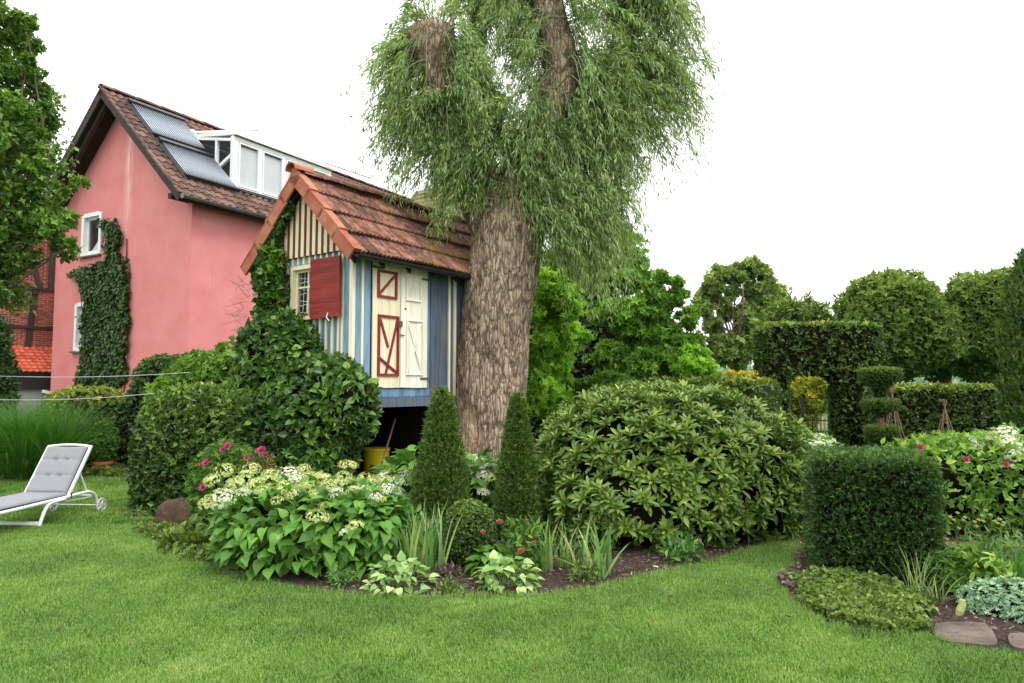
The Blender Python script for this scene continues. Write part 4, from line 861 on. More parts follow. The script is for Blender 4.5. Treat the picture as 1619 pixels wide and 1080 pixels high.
leafg = Geo(); twg = Geo(); TN = [T_dia(.13, .02, .06), T_dia(.15, .02, .12), T_dia(.13, .02, .2)]
def shoot(p0, p1, nleaf, big=1.0):
    """one whip: bezier from the limb, arching over and hanging; leaves along its outer part"""
    L0 = np.linalg.norm(p1 - p0); mid = p0 * .45 + p1 * .55; mid[2] = max(p0[2], p1[2]) + .18 * L0 * random.uniform(.3, 1.2)
    t = np.linspace(0, 1, 12)[:, None]; C = (1 - t) ** 2 * p0 + 2 * t * (1 - t) * mid + t ** 2 * p1
    hang = random.choice((0, .1, .3, .55, .85)) * random.uniform(.6, 1.1); C[:, 2] -= hang * np.clip((t[:, 0] - .45) / .55, 0, 1) ** 1.6
    ts = np.sort(U(nleaf, .22, 1.0)); tt = ts[:, None]; P = (1 - tt) ** 2 * p0 + 2 * tt * (1 - tt) * mid + tt ** 2 * p1; tg_ = unit(2 * (1 - tt) * (mid - p0) + 2 * tt * (p1 - mid))
    q_ = np.clip((ts - .45) / .55, 0, 1); P[:, 2] -= hang * q_ ** 1.6; tg_ = unit(tg_ - np.stack([q_ * 0, q_ * 0, 2.2 * hang * q_], 1))
    side_ = unit(np.cross(tg_, rn(nleaf))); D = tg_ * .75 + side_ * .55 + np.array([0, 0, -.35]); Nn = rn(nleaf) * .7 + np.array([0, -.2, .8])
    P = P + side_ * U(nleaf, 0, .05)[:, None]
    return C, P, D, Nn, U(nleaf, .09, .16) * big * (1 - .35 * np.clip(ts - .8, 0, 1) * 3)
whips = []
for c, r, n in clouds:
    k = 0; tries = 0
    while k < n and tries < n * 20:
        tries += 1
        d = unit(rn(1))[0]; e = np.array(c) + d * np.array(r) * random.uniform(.25, 1.0) ** .6 + (0, 0, .2)
        if abs(e[0] + 1.2) < .42 and e[2] > 5.9 and e[1] < 10.9 and e[2] < 7.4: continue
        if .3 < e[0] < 1.0 and 5.5 < e[2] < 7.8 and e[1] < 10.75: continue
        if -.9 < e[0] < .15 and 3.0 < e[2] < 4.7 and e[1] < 10.6 and random.random() < .82: continue
        w = np.linalg.norm(SK - e - (0, 0, .5), axis=1) + RNG.uniform(0, .9, len(SK)); s0 = SK[int(np.argmin(w))]
        if np.linalg.norm(s0 - e) < .45: e = s0 + unit(e - s0) * .5
        whips.append((s0 + rn(1)[0] * .09, e)); k += 1
whips = [whips[i] for i in RNG.permutation(len(whips))]
near = sorted(range(len(whips)), key=lambda i: whips[i][1][1])[:240]; nearset = set(near)
for i, (a, b) in enumerate(whips):
    C, P, D, Nn, S = shoot(a, b, int(34 + 20 * np.linalg.norm(a - b) + random.randint(-6, 10)))
    own = i in nearset
    g1 = Geo() if own else leafg
    lx_ = np.interp(P[:, 2], [5.5, 6.05, 6.5, 7.1, 7.8], [.38, .70, .82, .66, .52])
    cut = ((np.abs(P[:, 0] + 1.2) < .36) & (P[:, 2] > 6.05) & (P[:, 2] < 7.3) & (P[:, 1] < 10.7)) | ((np.abs(P[:, 0] - lx_) < .3) & (P[:, 2] > 5.9) & (P[:, 2] < 7.9) & (P[:, 1] < 10.75)) | ((np.abs(P[:, 0] + .1) < .5) & (P[:, 2] < 4.95) & (P[:, 1] < 10.6) & (U(len(P)) < np.where(P[:, 2] > 3.9, .25, .6)))
    cut = ~(cut & (U(len(P)) < .93)); P, D, Nn, S = P[cut], D[cut], Nn[cut], S[cut]
    if len(P) < 3: continue
    tn = np.clip(U(len(P)) * .75 + random.uniform(-.12, .2), 0, 1)
    for j in range(3): scatter(g1, TN[j], P[j::3], D[j::3], Nn[j::3], S[j::3], tn[j::3])
    C2 = C[::2]; (g1 if own else twg).tube(C2, np.linspace(.011, .003, len(C2)), 3, False, .15)
    if own: part('leafy_twig', g1, 'willow_leaf', wil)
part('foliage', leafg, 'willow_leaf', wil, kind='stuff'); part('twigs', twg, surf('willow_twig', ['#5f6238', '#7c7a4a'], 9, .8, 0), wil, kind='stuff')
# small whips sprouting on the trunk front

# ================================================================== HEDGES, TOPIARY AND SHRUBS
def shrub(name, label, cat, blobs, n, T, size, mat, core=True, group=None, parts=None, corek=.86, base=None, **kw):
    b0 = blobs[0]; loc = base or (b0.c[0], b0.c[1], 0); t = thing(name, label, cat, loc, 0, group)
    if core:
        g = Geo(); [b.core(g, corek) for b in blobs]; part('branches', g, 'dark_core', t, smooth=True)  # opaque dark shell added inside, closes and darkens the leaf gaps
    g = Geo(); clothe(g, blobs, n, T, size, **kw); part('foliage', g, mat, t, kind='stuff'); return t
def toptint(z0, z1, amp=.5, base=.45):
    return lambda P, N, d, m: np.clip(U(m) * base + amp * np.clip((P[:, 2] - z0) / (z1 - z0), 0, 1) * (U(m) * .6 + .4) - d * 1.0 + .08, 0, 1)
# beech hedge block at the left, rounded shoulder
c = PY(300, 720, 9.1)
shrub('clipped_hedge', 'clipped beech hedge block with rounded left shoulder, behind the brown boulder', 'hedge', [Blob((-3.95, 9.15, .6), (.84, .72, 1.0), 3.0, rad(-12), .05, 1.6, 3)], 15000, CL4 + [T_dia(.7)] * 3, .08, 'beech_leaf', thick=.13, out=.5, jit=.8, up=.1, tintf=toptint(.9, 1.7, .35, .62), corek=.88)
# vine over the playhouse gable
vb = [Blob((-2.93, 9.35, 1.6), (.40, .4, .84), 2.3, rad(-30), .2, 2.5, 12), Blob((-3.37, 9.78, 2.85), (.21, .26, .75), 2.2, 0, .15, 3, 5), Blob((-3.15, 9.5, 1.85), (.62, .5, .75), 2.2, 0, .18, 2.5, 6), Blob((-2.45, 8.95, 1.35), (.75, .5, .62), 2.3, rad(-30), .18, 2.5, 8), Blob((-1.98, 8.62, 1.32), (.33, .34, .42), 2.2, rad(-30), .16, 3, 9), Blob((-2.85, 9.0, .8), (.95, .55, .85), 2.6, rad(-30), .12, 2, 10)]
vine = shrub('climbing_vine', 'bushy glossy green climber covering the playhouse gable and its left corner', 'climbing plant', vb, 15500, CL5 + [T_ov(.7)] * 3, .11, 'vine_leaf', thick=.16, out=.5, jit=.6, up=.15, tintf=lambda P, N, d, m: np.clip(U(m) * .75 + .12 * N[:, 2] - d * 1.2 + .5 * fbm(P * 3, 2, 4), 0, 1), corek=.82, base=(-2.9, 9.2, 0))
g = Geo(); n = 480; p = np.stack([U(n, -1.86, -.93), np.zeros(n)], 1)     # tendrils under the left slope of the gable
lx = U(n, -1.95, -1.1); P = TH.o + lx[:, None] * TH.X + (-.1 - U(n) * .12)[:, None] * TH.Y + (np.array([zr(v) for v in lx]) - .16 - U(n) ** 1.5 * .3 * np.clip((-1.0 - lx) * 1.6, .1, 1))[:, None] * TH.Z
scatter(g, T_ov(.7), P, rn(n) * .6 + (0, 0, -.6), rn(n) * .4 - TH.Y, U(n, .04, .08), U(n) * .6); part('tendrils', g, 'vine_leaf', vine, kind='stuff')
g = Geo()
for k in range(26):
    a = PY(random.uniform(378, 396), random.uniform(440, 520), 9.8); b = a + np.array([-random.uniform(.1, .28), 0, random.uniform(-.12, .2)]); m_ = (a + b) / 2 + rn(1)[0] * .03; g.tube([a, m_, b], [.004, .003, .002], 3, False)
for k in range(5): g.tube([TH.w(-1.6 + k * .05, -.1, 2.9 - .1 * k), TH.w(-1.4 + .02 * k, -.14, 2.8), TH.w(-1.28 + .04 * k, -.12, 2.75 + .1 * k)], [.005, .004, .003], 4, False)
part('bare_twigs', g, 'stake_wood', vine, kind='stuff')
# conifer cones and box ball
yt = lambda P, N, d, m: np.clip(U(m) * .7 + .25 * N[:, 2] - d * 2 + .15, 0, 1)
def cone(label, px, Yd, pxw, ptop, pbase_z=0.03, seed=0, n=9000):
    x = (px - CXP) / FPX * Yd; ztop = PY(px, ptop, Yd)[2]; r = pxw / FPX * Yd / 2
    L = Lathe((x, Yd, 0), [(r * .86, .05), (r, .18), (r * .96, .4), (r * .72, .4 + (ztop - .4) * .38), (r * .47, .4 + (ztop - .4) * .70), (r * .28, ztop - .09), (.04, ztop)], .03)
    t = thing('conical_conifer', label, 'topiary', (x, Yd, 0), 0, 'clipped conifer cones in the bed'); g = Geo(); L.core(g, .84); part('branches', g, 'dark_core', t, smooth=True)  # branches: solid dark filler under the needles
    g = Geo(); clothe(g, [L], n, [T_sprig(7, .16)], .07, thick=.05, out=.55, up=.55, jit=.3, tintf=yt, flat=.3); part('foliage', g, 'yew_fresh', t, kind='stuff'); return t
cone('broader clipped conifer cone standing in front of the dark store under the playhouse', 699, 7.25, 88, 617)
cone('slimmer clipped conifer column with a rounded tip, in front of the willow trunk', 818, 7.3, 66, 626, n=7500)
shrub('box_ball', 'round clipped box ball between the two conifer cones', 'topiary', [Blob((-.39, 6.38, .27), (.235, .235, .29), 2.2, 0, .05, 5, 2)], 6000, CL4, .027, 'box_leaf', thick=.03, out=.6, jit=.5, up=.3, tintf=toptint(.3, .58, .6, .5), corek=.93)
# yew block on the right with clipped tiers behind
yb = Blob((3.10, 6.12, .48), (.475, .42, .53), 9, rad(-20), .02, 3, 4)
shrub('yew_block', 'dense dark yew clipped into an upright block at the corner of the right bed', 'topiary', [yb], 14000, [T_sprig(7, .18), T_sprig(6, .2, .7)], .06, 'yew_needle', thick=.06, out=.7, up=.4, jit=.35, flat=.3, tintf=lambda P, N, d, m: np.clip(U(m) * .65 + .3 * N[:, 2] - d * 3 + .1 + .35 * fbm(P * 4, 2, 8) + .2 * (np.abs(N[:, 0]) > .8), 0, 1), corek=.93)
ty = 8.2; tx = (1390 - CXP) / FPX * ty; tt_ = thing('tiered_yew', 'small yew clipped into three stacked inverted cones on a bare stem, behind the yew block', 'topiary', (tx, ty, 0))
g = Geo(); g.tube([(tx, ty, 0), (tx + .02, ty, .8), (tx - .01, ty, 1.4), (tx, ty, 1.7)], [.05, .04, .035, .02], 8); part('stem', g, 'rust_tree_wood', tt_)
for (p0, p1, w) in ((583, 630, 62), (632, 660, 54), (674, 712, 49)):
    z1 = PY(1390, p0, ty)[2]; z0 = PY(1390, p1, ty)[2]; r = w / FPX * ty / 2
    Lq = Lathe((tx, ty, 0), [(.05, z0), (r * .38, z0 + (z1 - z0) * .35), (r * .92, z1 - .11), (r, z1 - .05), (r * .95, z1 - .015), (.02, z1)], .03); g = Geo(); Lq.core(g, .85); part('tier_core', g, 'dark_core', tt_)
    g = Geo(); clothe(g, [Lq], 2600, [T_sprig(7, .17)], .035, thick=.03, out=.5, up=.5, jit=.3, tintf=yt, flat=.3); part('tier', g, 'yew_fresh', tt_, kind='stuff')

# rhododendron: rosettes of long leaves; the nearest 300 rosettes are parts
rh = thing('rhododendron', 'big domed rhododendron bush with rosettes of long leaves, right of the slim cone', 'shrub', (1.75, 8.2, 0))
rblobs = [Blob((1.72, 8.2, .61), (1.5, 1.5, .98), 2.4, 0, .16, 1.6, 3), Blob((2.45, 8.1, .48), (.92, 1.1, .78), 2.3, 0, .16, 2, 7), Blob((1.3, 7.2, .38), (.85, .55, .45), 2.2, 0, .1, 2, 9)]
g = Geo(); [b.core(g, .80) for b in rblobs]; part('branches', g, 'dark_core', rh, smooth=True)  # solid dark shell that makes the gaps between rosettes dark
TO = T_obl(.3); rme_ = []
for k in range(10):
    g = Geo(); r = np.random.default_rng(k); m = 9 + k % 4; a = np.arange(m) * 2.4 + r.uniform(0, 1); el = np.linspace(.1, 1.05, m) + r.normal(size=m) * .08
    D = np.stack([np.cos(a) * np.cos(el), np.sin(a) * np.cos(el), np.sin(el)], 1); scatter(g, TO, D * .012, D, np.tile([0, 0, 1.], (m, 1)) - D * .2, r.uniform(.095, .14, m) * (1.1 - .35 * el), np.clip(r.uniform(.1, .6, m) + .3 * (el > .7) + (k % 3) * .06, 0, .88))
    for q in range(2): g.tube([(0, 0, -.07), (0, 0, 0)], .004, 4, False, .2)
    if k % 4 == 0: g.tube([(0, 0, 0), (0, 0, .022)], [.006, .002], 5, True, 1.0)
    rme_.append(g)
meshes = [g.mesh('leaf_rosette', 'rhodo_leaf') for g in rme_]
ros = []
for b, n in zip(rblobs, (2600, 1250, 620)):
    P, Nn = b.sample(n); d = U(n) ** 1.6 * .22; P = P - Nn * d[:, None]; ok = P[:, 2] > .03
    for c in rblobs:
        if c is not b: ok &= c.level(P) > .93
    for p, q in zip(P[ok], Nn[ok]): ros.append((p, q))
ros.sort(key=lambda t: t[0][1] - .25 * t[1].dot(np.array([0, -1, .4])) + (0 if t[1][1] < .2 else 5)); cam0 = np.array([0, 0, 1.6])
vis = [t for t in ros if t[1] @ (cam0 - t[0]) > 0]; vis.sort(key=lambda t: np.linalg.norm(t[0] - cam0)); inv = [t for t in ros if not (t[1] @ (cam0 - t[0]) > 0)]
stuff = Geo()
for i, (p, q) in enumerate(vis + inv):
    z = Vector(unit(q * .8 + np.array([0, 0, .65]) + RNG.normal(size=3) * .28)); k = random.randrange(10); s = random.uniform(.8, 1.2)
    M = Matrix.Translation(p) @ z.to_track_quat('Z', 'Y').to_matrix().to_4x4() @ Matrix.Rotation(random.uniform(0, 6.28), 4, 'Z') @ Matrix.Scale(s, 4)
    if i < 300: piece('leaf_rosette', meshes[k], rh, M)
    else:
        A = np.array(M.to_3x3()); gg = rme_[k]; off = 0
        V = np.concatenate(gg.V); F3 = np.concatenate(gg.F3); F4 = np.concatenate(gg.F4); Tt = np.clip(np.concatenate(gg.T) + random.uniform(-.12, .06), 0, 1)
        stuff.add(V @ A.T + p, F3, F4, Tt)
part('foliage', stuff, 'rhodo_leaf', rh, kind='stuff')

# hedges and arch at the back
def box_hedge(label, blobs, n, mat='beech_top', size=.1, name='hedge', zt=1.7, **k):
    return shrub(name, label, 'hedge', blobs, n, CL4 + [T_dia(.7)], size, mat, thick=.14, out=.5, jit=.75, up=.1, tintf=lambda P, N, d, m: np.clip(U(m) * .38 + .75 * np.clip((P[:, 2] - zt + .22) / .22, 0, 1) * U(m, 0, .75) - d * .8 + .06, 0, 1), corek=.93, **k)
hz = rad(-33); hd = np.array([math.cos(hz), math.sin(hz)]); hu = np.array([-math.sin(hz), math.cos(hz)])
# hedge behind the rhododendron: its near right corner at (5.0, 14.4)
c2 = np.array([5.0, 14.4]) - hd * 1.7 + hu * 1.3
box_hedge('square clipped beech hedge directly behind the rhododendron, its top turning yellow', [Blob((c2[0], c2[1], .85), (1.75, 1.35, .92), 10, hz, .02, 1.5, 2)], 9500, zt=1.75, size=.115)
AY = 17.6; ax = lambda px: (px - CXP) / FPX * AY
zA = PY(1285, 513, AY)[2]; zo = PY(1280, 588, AY)[2]
x0, x1, xo0, xo1 = ax(1200), ax(1388), ax(1238), ax(1318)
arch = [Blob(((x0 + xo0) / 2, AY, 1.4), ((xo0 - x0) / 2 + .02, .42, 1.5), 8, 0, .02, 1.5, 2), Blob(((x1 + xo1) / 2, AY, 1.4), ((x1 - xo1) / 2 + .02, .42, 1.5), 8, 0, .02, 1.5, 5), Blob(((x0 + x1) / 2, AY, (zA + zo) / 2 - .02), ((x1 - x0) / 2, .42, (zA - zo) / 2 + .04), 9, 0, .02, 1.5, 6), Blob((xo0 + .02, AY, zo - .02), (.2, .5, .22), 2, 0, .02), Blob((xo1 + .0, AY, zo - .02), (.22, .5, .25), 2)]
box_hedge('tall clipped hedge arch with an opening leading to the metal gate', arch, 12500, size=.115, zt=zA, name='hedge_arch', base=((x0 + x1) / 2, AY, 0))
HY = 15.6; hx0, hx1 = (1395 - CXP) / FPX * HY, (1640 - CXP) / FPX * HY; 
box_hedge('long low clipped hedge right of the arch, its top edge yellow green', [Blob(((hx0 + hx1) / 2, HY + .5, .78), ((hx1 - hx0) / 2, .5, .82), 10, rad(-1.5), .02, 1.2, 3)], 8000, zt=1.58, size=.115)
# left background hedges
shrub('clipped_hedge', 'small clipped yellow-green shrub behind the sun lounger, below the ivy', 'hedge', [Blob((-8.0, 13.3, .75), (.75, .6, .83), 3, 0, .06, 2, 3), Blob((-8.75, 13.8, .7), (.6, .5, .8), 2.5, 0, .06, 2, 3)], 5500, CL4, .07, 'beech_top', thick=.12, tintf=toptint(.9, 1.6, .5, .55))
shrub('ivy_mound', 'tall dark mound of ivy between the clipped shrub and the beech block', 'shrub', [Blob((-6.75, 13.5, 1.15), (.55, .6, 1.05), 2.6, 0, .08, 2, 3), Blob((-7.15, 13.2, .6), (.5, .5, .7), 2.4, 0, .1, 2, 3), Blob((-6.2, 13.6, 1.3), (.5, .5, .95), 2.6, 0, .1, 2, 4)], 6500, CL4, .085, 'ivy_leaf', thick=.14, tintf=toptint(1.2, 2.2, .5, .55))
shrub('leafy_shrub', 'bright green spreading shrub against the pink wall, left of the playhouse', 'shrub', [Blob((-5.55, 12.6, 1.35), (.75, .6, .85), 2.2, 0, .25, 3, 3), Blob((-5.1, 12.4, 1.6), (.45, .5, .75), 2.2, 0, .25, 3, 6), Blob((-6.0, 12.5, 1.2), (.5, .5, .7), 2.2, 0, .25, 3, 7)], 5200, CL5, .12, 'bright_leaf', thick=.3, out=.4, jit=.5, up=.5, corek=.6)
dc = Lathe((-9.9, 13.0, 0), [(.45, .1), (.55, .8), (.5, 1.9), (.35, 2.7), (.1, 3.15)], .05)
shrub('dark_conifer', 'narrow dark conifer at the left edge in front of the brick house', 'tree', [dc], 3000, [T_sprig(6, .24)], .17, 'yew_needle', thick=.12, out=.4, up=.8, tintf=lambda P, N, d, m: U(m) * .5, base=(-9.9, 13, 0), corek=.8)
# fountain grass
mg = thing('fountain_grass', 'large clump of fine arching ornamental grass behind the sun lounger', 'ornamental grass', (-8.1, 11.9, 0))
def blades(g, c, n, L, w, spread, lean=.5, seg=6, r0=.1, tl=(0, 1), bendz=1.0):
    a = U(n, 0, 2 * math.pi); th = np.abs(RNG.normal(size=n)) * spread; Ln = L * U(n, .6, 1.05); r = r0 * np.sqrt(U(n)); a2 = U(n, 0, 6.28)
    B0 = np.stack([c[0] + r * np.cos(a2), c[1] + r * np.sin(a2), np.full(n, c[2])], 1); out = np.stack([np.cos(a), np.sin(a), np.zeros(n)], 1); sd = np.stack([-np.sin(a), np.cos(a), np.zeros(n)], 1)
    sd = unit(sd + rn(n) * .4); V = []
    P = B0.copy(); ang0 = th.copy()
    for k in range(seg + 1):
        t = k / seg; ww = w * (1 - t ** 2.2) * (0.55 + .45 * min(1, t * 4)); V.append(P - sd * ww / 2); V.append(P + sd * ww / 2)
        ang0 = ang0 + lean * bendz * (t + .15) / seg * 2.2; step = Ln / seg
        P = P + (out * np.sin(ang0)[:, None] + np.array([0, 0, 1.]) * np.cos(ang0)[:, None]) * step[:, None]
    V = np.stack(V, 1); m = 2 * (seg + 1); idx = (np.arange(n) * m)[:, None, None]; q = np.array([(2 * k, 2 * k + 1, 2 * k + 3, 2 * k + 2) for k in range(seg)])[None] + idx
    g.add(V.reshape(-1, 3), None, q.reshape(-1, 4), np.repeat(U(n, *tl), m))
g = Geo()
for cx, cy in ((-8.3, 11.9), (-7.85, 12.1), (-8.8, 12.0), (-8.4, 12.4)): blades(g, (cx, cy, 0), 1300, 1.75, .008, .42, .75, 7, .2)
part('foliage', g, 'grass_tall', mg, kind='stuff')

# ---------------------------------------------------------------- flowering plants
def florets(n, r, seed, flat=.55):
    g = Geo(); rr = np.random.default_rng(seed); d = rr.normal(size=(n, 3)); d[:, 2] = np.abs(d[:, 2]); d = unit(d); P = d * r * (1 + .1 * rr.normal(size=(n, 1))) * (1, 1, flat)
    for k in range(4):
        a = rr.uniform(0, 6.28, n); X = unit(np.cross(d, [0.3, .5, .8])); Yv = np.cross(d, X); D = X * np.cos(a + k * 1.57)[:, None] + Yv * np.sin(a + k * 1.57)[:, None] + d * .35
        scatter(g, T_dia(.85, .05, .05), P, D, d, rr.uniform(.011, .017, n) * (r / .07) ** .5, rr.uniform(.2, 1, n))
    return g
FHc = [florets(110, .07, i).mesh('flower_head', 'cream_flower') for i in range(3)]; FHw = [florets(110, .075, i + 5, .7).mesh('flower_head', 'white_flower') for i in range(3)]
def hydrangea(label, blobs, nleaf, heads, base, size=.15, nparts=300, kindmix=.6, hs=1.12, thick=.3):
    t = thing('hydrangea', label, 'flowering shrub', base, 0, 'white hydrangeas'); gc = Geo(); [b.core(gc, .5) for b in blobs]; part('branches', gc, 'dark_core', t, smooth=True)  # branches: dark filler shell behind the leaves
    g = Geo(); st = Geo(); out = []
    for b in blobs:
        n = int(nleaf / len(blobs)); P, Nn = b.sample(n); dd = U(n) ** 1.2 * thick; P = P - Nn * dd[:, None]; ok = P[:, 2] > .05
        for c in blobs:
            if c is not b: ok &= c.level(P) > .72
        for p, q in zip(P[ok], Nn[ok]): out.append((p, q))
    vis = sorted(out, key=lambda t_: np.linalg.norm(t_[0] - (0, 0, 1.6)) - .8 * t_[1] @ unit(np.array([0, 0, 1.6]) - t_[0])); TH_ = T_heart(); hm = [Geo() for _ in range(6)]
    for i, h in enumerate(hm): V = TH_[0].copy(); V[:, 2] *= 1 + .25 * i; V[:, 0] *= 1 + .05 * (i - 2); V[:, 2] -= .1 * (i % 3) * V[:, 1] ** 2; h.add(V, TH_[1], TH_[2], .12 + .15 * i)
    hms = [h.mesh('leaf', 'hydrangea_leaf', True) for h in hm]
    for i, (p, q) in enumerate(vis):
        hq = np.array([q[0], q[1], 0]); D = unit(hq * .8 + RNG.normal(size=3) * .35 + np.array([0, 0, -.38 + .7 * max(0, q[2])])); Nn = unit(q * .45 + np.array([0, -.15, 1.0]) * .8 + RNG.normal(size=3) * .25)
        X = unit(np.cross(D, Nn)); Z = np.cross(X, D); s = size * random.uniform(.65, 1.15); k = random.randrange(6)
        M = Matrix(((X[0] * s, D[0] * s, Z[0] * s, p[0]), (X[1] * s, D[1] * s, Z[1] * s, p[1]), (X[2] * s, D[2] * s, Z[2] * s, p[2]), (0, 0, 0, 1)))
        if i < nparts: piece('leaf', hms[k], t, M)
        else: scatter(g, TH_, p[None], D[None], Nn[None], s, min(1, .1 + .15 * k))
    if g.n: part('foliage', g, 'hydrangea_leaf', t, kind='stuff')
    for (p, w, s) in heads:
        s *= hs; q = Vector(unit(np.array([random.gauss(0, .25), -.35 + random.gauss(0, .2), 1])))
        piece('flower_head', random.choice(FHw if w else FHc), t, Matrix.Translation(p) @ q.to_track_quat('Z', 'Y').to_matrix().to_4x4() @ Matrix.Rotation(random.uniform(0, 6), 4, 'Z') @ Matrix.Scale(s, 4))
        c = blobs[0].c; m_ = (np.array(p) * .6 + np.array([c[0], c[1], .1]) * .4) + (0, 0, .1); st.tube([(c[0] + (p[0] - c[0]) * .3, c[1] + (p[1] - c[1]) * .3, .05), m_, np.array(p)], [.006, .005, .004], 5, False, .4)
    part('stems', st, 'hydrangea_leaf', t); return t
hb = [Blob((-1.82, 6.38, .33), (.74, .66, .40), 2.8, rad(-6), .07, 2.5, 3), Blob((-1.32, 6.35, .30), (.34, .5, .38), 2.5, 0, .1, 2.5, 5), Blob((-2.3, 6.5, .30), (.40, .42, .36), 2.5, 0, .1, 2.5, 8)]
hp = [(355, 745, 6.9, 0, 1.1), (397, 743, 6.9, 0, 1.0), (352, 790, 6.1, 1, 1.2), (330, 795, 6.1, 0, 1.0), (335, 760, 6.6, 0, .9), (372, 765, 6.5, 0, 1.1), (400, 768, 6.4, 0, 1.1), (430, 752, 6.7, 0, 1.1), (455, 752, 6.7, 1, 1.1), (470, 758, 6.6, 1, 1.0), (425, 762, 6.5, 0, 1.1), (450, 770, 6.4, 0, 1.0), (486, 756, 6.7, 0, 1.0), (484, 770, 6.4, 0, .9), (510, 758, 6.7, 0, 1.1), (550, 737, 6.9, 0, 1.05), (575, 758, 6.7, 0, .9),
      (503, 818, 5.75, 0, 1.05), (562, 832, 5.7, 0, .8), (445, 776, 6.2, 0, .8), (512, 800, 5.95, 0, .55), (545, 843, 5.7, 1, .5), (585, 764, 6.6, 0, .8), (597, 772, 6.5, 1, .6), (578, 780, 6.3, 1, .8), (592, 788, 6.2, 1, .7), (608, 760, 6.6, 0, .8), (536, 765, 6.5, 0, .8), (384, 780, 6.2, 1, .7), (415, 775, 6.15, 0, .8), (462, 782, 6.05, 0, .8), (498, 782, 6.0, 0, .7), (530, 780, 6.05, 1, .7), (560, 776, 6.2, 0, .8), (600, 790, 6.2, 0, .7), (438, 792, 5.95, 0, .6), (520, 768, 6.3, 0, .9), (545, 755, 6.7, 0, .9), (610, 775, 6.4, 1, .8), (480, 742, 6.9, 0, .8), (390, 752, 6.8, 0, 1.0)]
heads = [(tuple(PY(x, y, Y)), w, s) for x, y, Y, w, s in hp]
hydrangea('large front hydrangea with cream flower heads and big drooping leaves, left of the cones', hb, 4600, heads, (-1.7, 6.35, 0), .118, hs=1.2)
hb2 = [Blob((-.95, 7.9, .4), (.62, .4, .48), 2.3, 0, .1, 2.5, 3)]
hp2 = [(610, 755, 7.7, 1, 1.1), (628, 748, 7.8, 1, 1.2), (645, 752, 7.7, 1, 1.2), (655, 742, 7.9, 1, 1.0), (620, 765, 7.6, 1, 1.1), (638, 766, 7.6, 1, 1.1), (600, 770, 7.5, 1, .9), (590, 758, 7.8, 0, .9), (665, 760, 7.6, 1, 1.0), (575, 768, 7.7, 0, .9), (627, 780, 7.4, 1, .9), (656, 737, 8.0, 1, .8)]
hydrangea('hydrangea with white flower heads behind the broad cone, below the yellow tub', hb2, 1000, [(tuple(PY(x, y, Y)), w, s) for x, y, Y, w, s in hp2], (-.95, 7.9, 0), .14, 60)
hb3 = [Blob((-.28, 7.95, .36), (.38, .35, .46), 2.3, 0, .1, 2.5, 6)]
hp3 = [(740, 733, 8.0, 0, 1.1), (757, 735, 8.0, 1, 1.2), (772, 742, 7.9, 1, 1.1), (785, 745, 7.9, 0, 1.0), (765, 755, 7.7, 1, 1.1), (776, 758, 7.6, 0, .9), (748, 750, 7.8, 1, .9), (764, 780, 7.4, 1, .8), (736, 745, 7.8, 1, 1.0), (750, 727, 8.1, 1, .9)]
hydrangea('hydrangea with white flower heads in the gap between the two cones, before the trunk', hb3, 700, [(tuple(PY(x, y, Y)), w, s) for x, y, Y, w, s in hp3], (-.28, 7.95, 0), .15, 60)
hb4 = [Blob((5.95, 8.5, .55), (.5, .45, .52), 2.3, 0, .1, 2.5, 6)]
hp4 = [(1588, 692, 7.9, 1, 2.3), (1596, 705, 7.7, 1, 2.1), (1580, 700, 7.8, 1, 1.4), (1610, 718, 7.6, 1, 1.7), (1604, 722, 7.5, 1, 1.6), (1538, 700, 7.9, 1, 1.3), (1534, 706, 7.8, 1, 1.3), (1546, 702, 7.8, 1, 1.0), (1588, 678, 8.0, 0, .9), (1565, 695, 7.9, 1, .8), (1574, 686, 7.9, 0, .8)]
hydrangea('hydrangea with very large white heads at the right edge above the green bush', hb4, 700, [(tuple(PY(x, y, Y)), w, s) for x, y, Y, w, s in hp4], (5.95, 8.5, 0), .14, 60, hs=.85)
hb5 = [Blob((4.75, 10.9, .38), (.42, .4, .45), 2.3, 0, .1, 2.5, 6)]
hp5 = [(1292, 708, 10.6, 1, 1.6), (1302, 706, 10.6, 1, 1.5), (1288, 714, 10.5, 0, 1.2), (1298, 694, 10.9, 1, 1.2), (1310, 700, 10.8, 1, 1.3)]
hydrangea('small hydrangea with white heads seen through the gap before the arch', hb5, 500, [(tuple(PY(x, y, Y)), w, s) for x, y, Y, w, s in hp5], (4.75, 10.9, 0), .12, 40)
# bushes
shrub('leafy_shrub', 'low bright green bush in the gap between rhododendron and yew block', 'shrub', [Blob((4.6, 11.8, .4), (.5, .6, .55), 2.3, 0, .15, 2, 3), Blob((4.45, 11.2, .25), (.35, .4, .4), 2.3, 0, .15, 2, 5)], 2600, CL5, .1, 'bright_leaf', thick=.2, out=.4, up=.4, corek=.7)
shrub('peony_bush', 'wide pale green bush with lobed leaves behind the timber edging at right', 'shrub', [Blob((5.1, 7.95, .46), (1.0, .7, .6), 2.3, 0, .2, 2, 3), Blob((4.45, 7.8, .42), (.5, .6, .52), 2.3, 0, .2, 2, 6), Blob((5.9, 7.8, .4), (.8, .6, .55), 2.3, 0, .2, 2, 6)], 11000, CL5 + [T_ov(.55)] * 5, .085, 'bright_leaf', thick=.28, out=.35, up=.35, jit=.8, corek=.72, tintf=toptint(.4, 1.0, .4, .6))
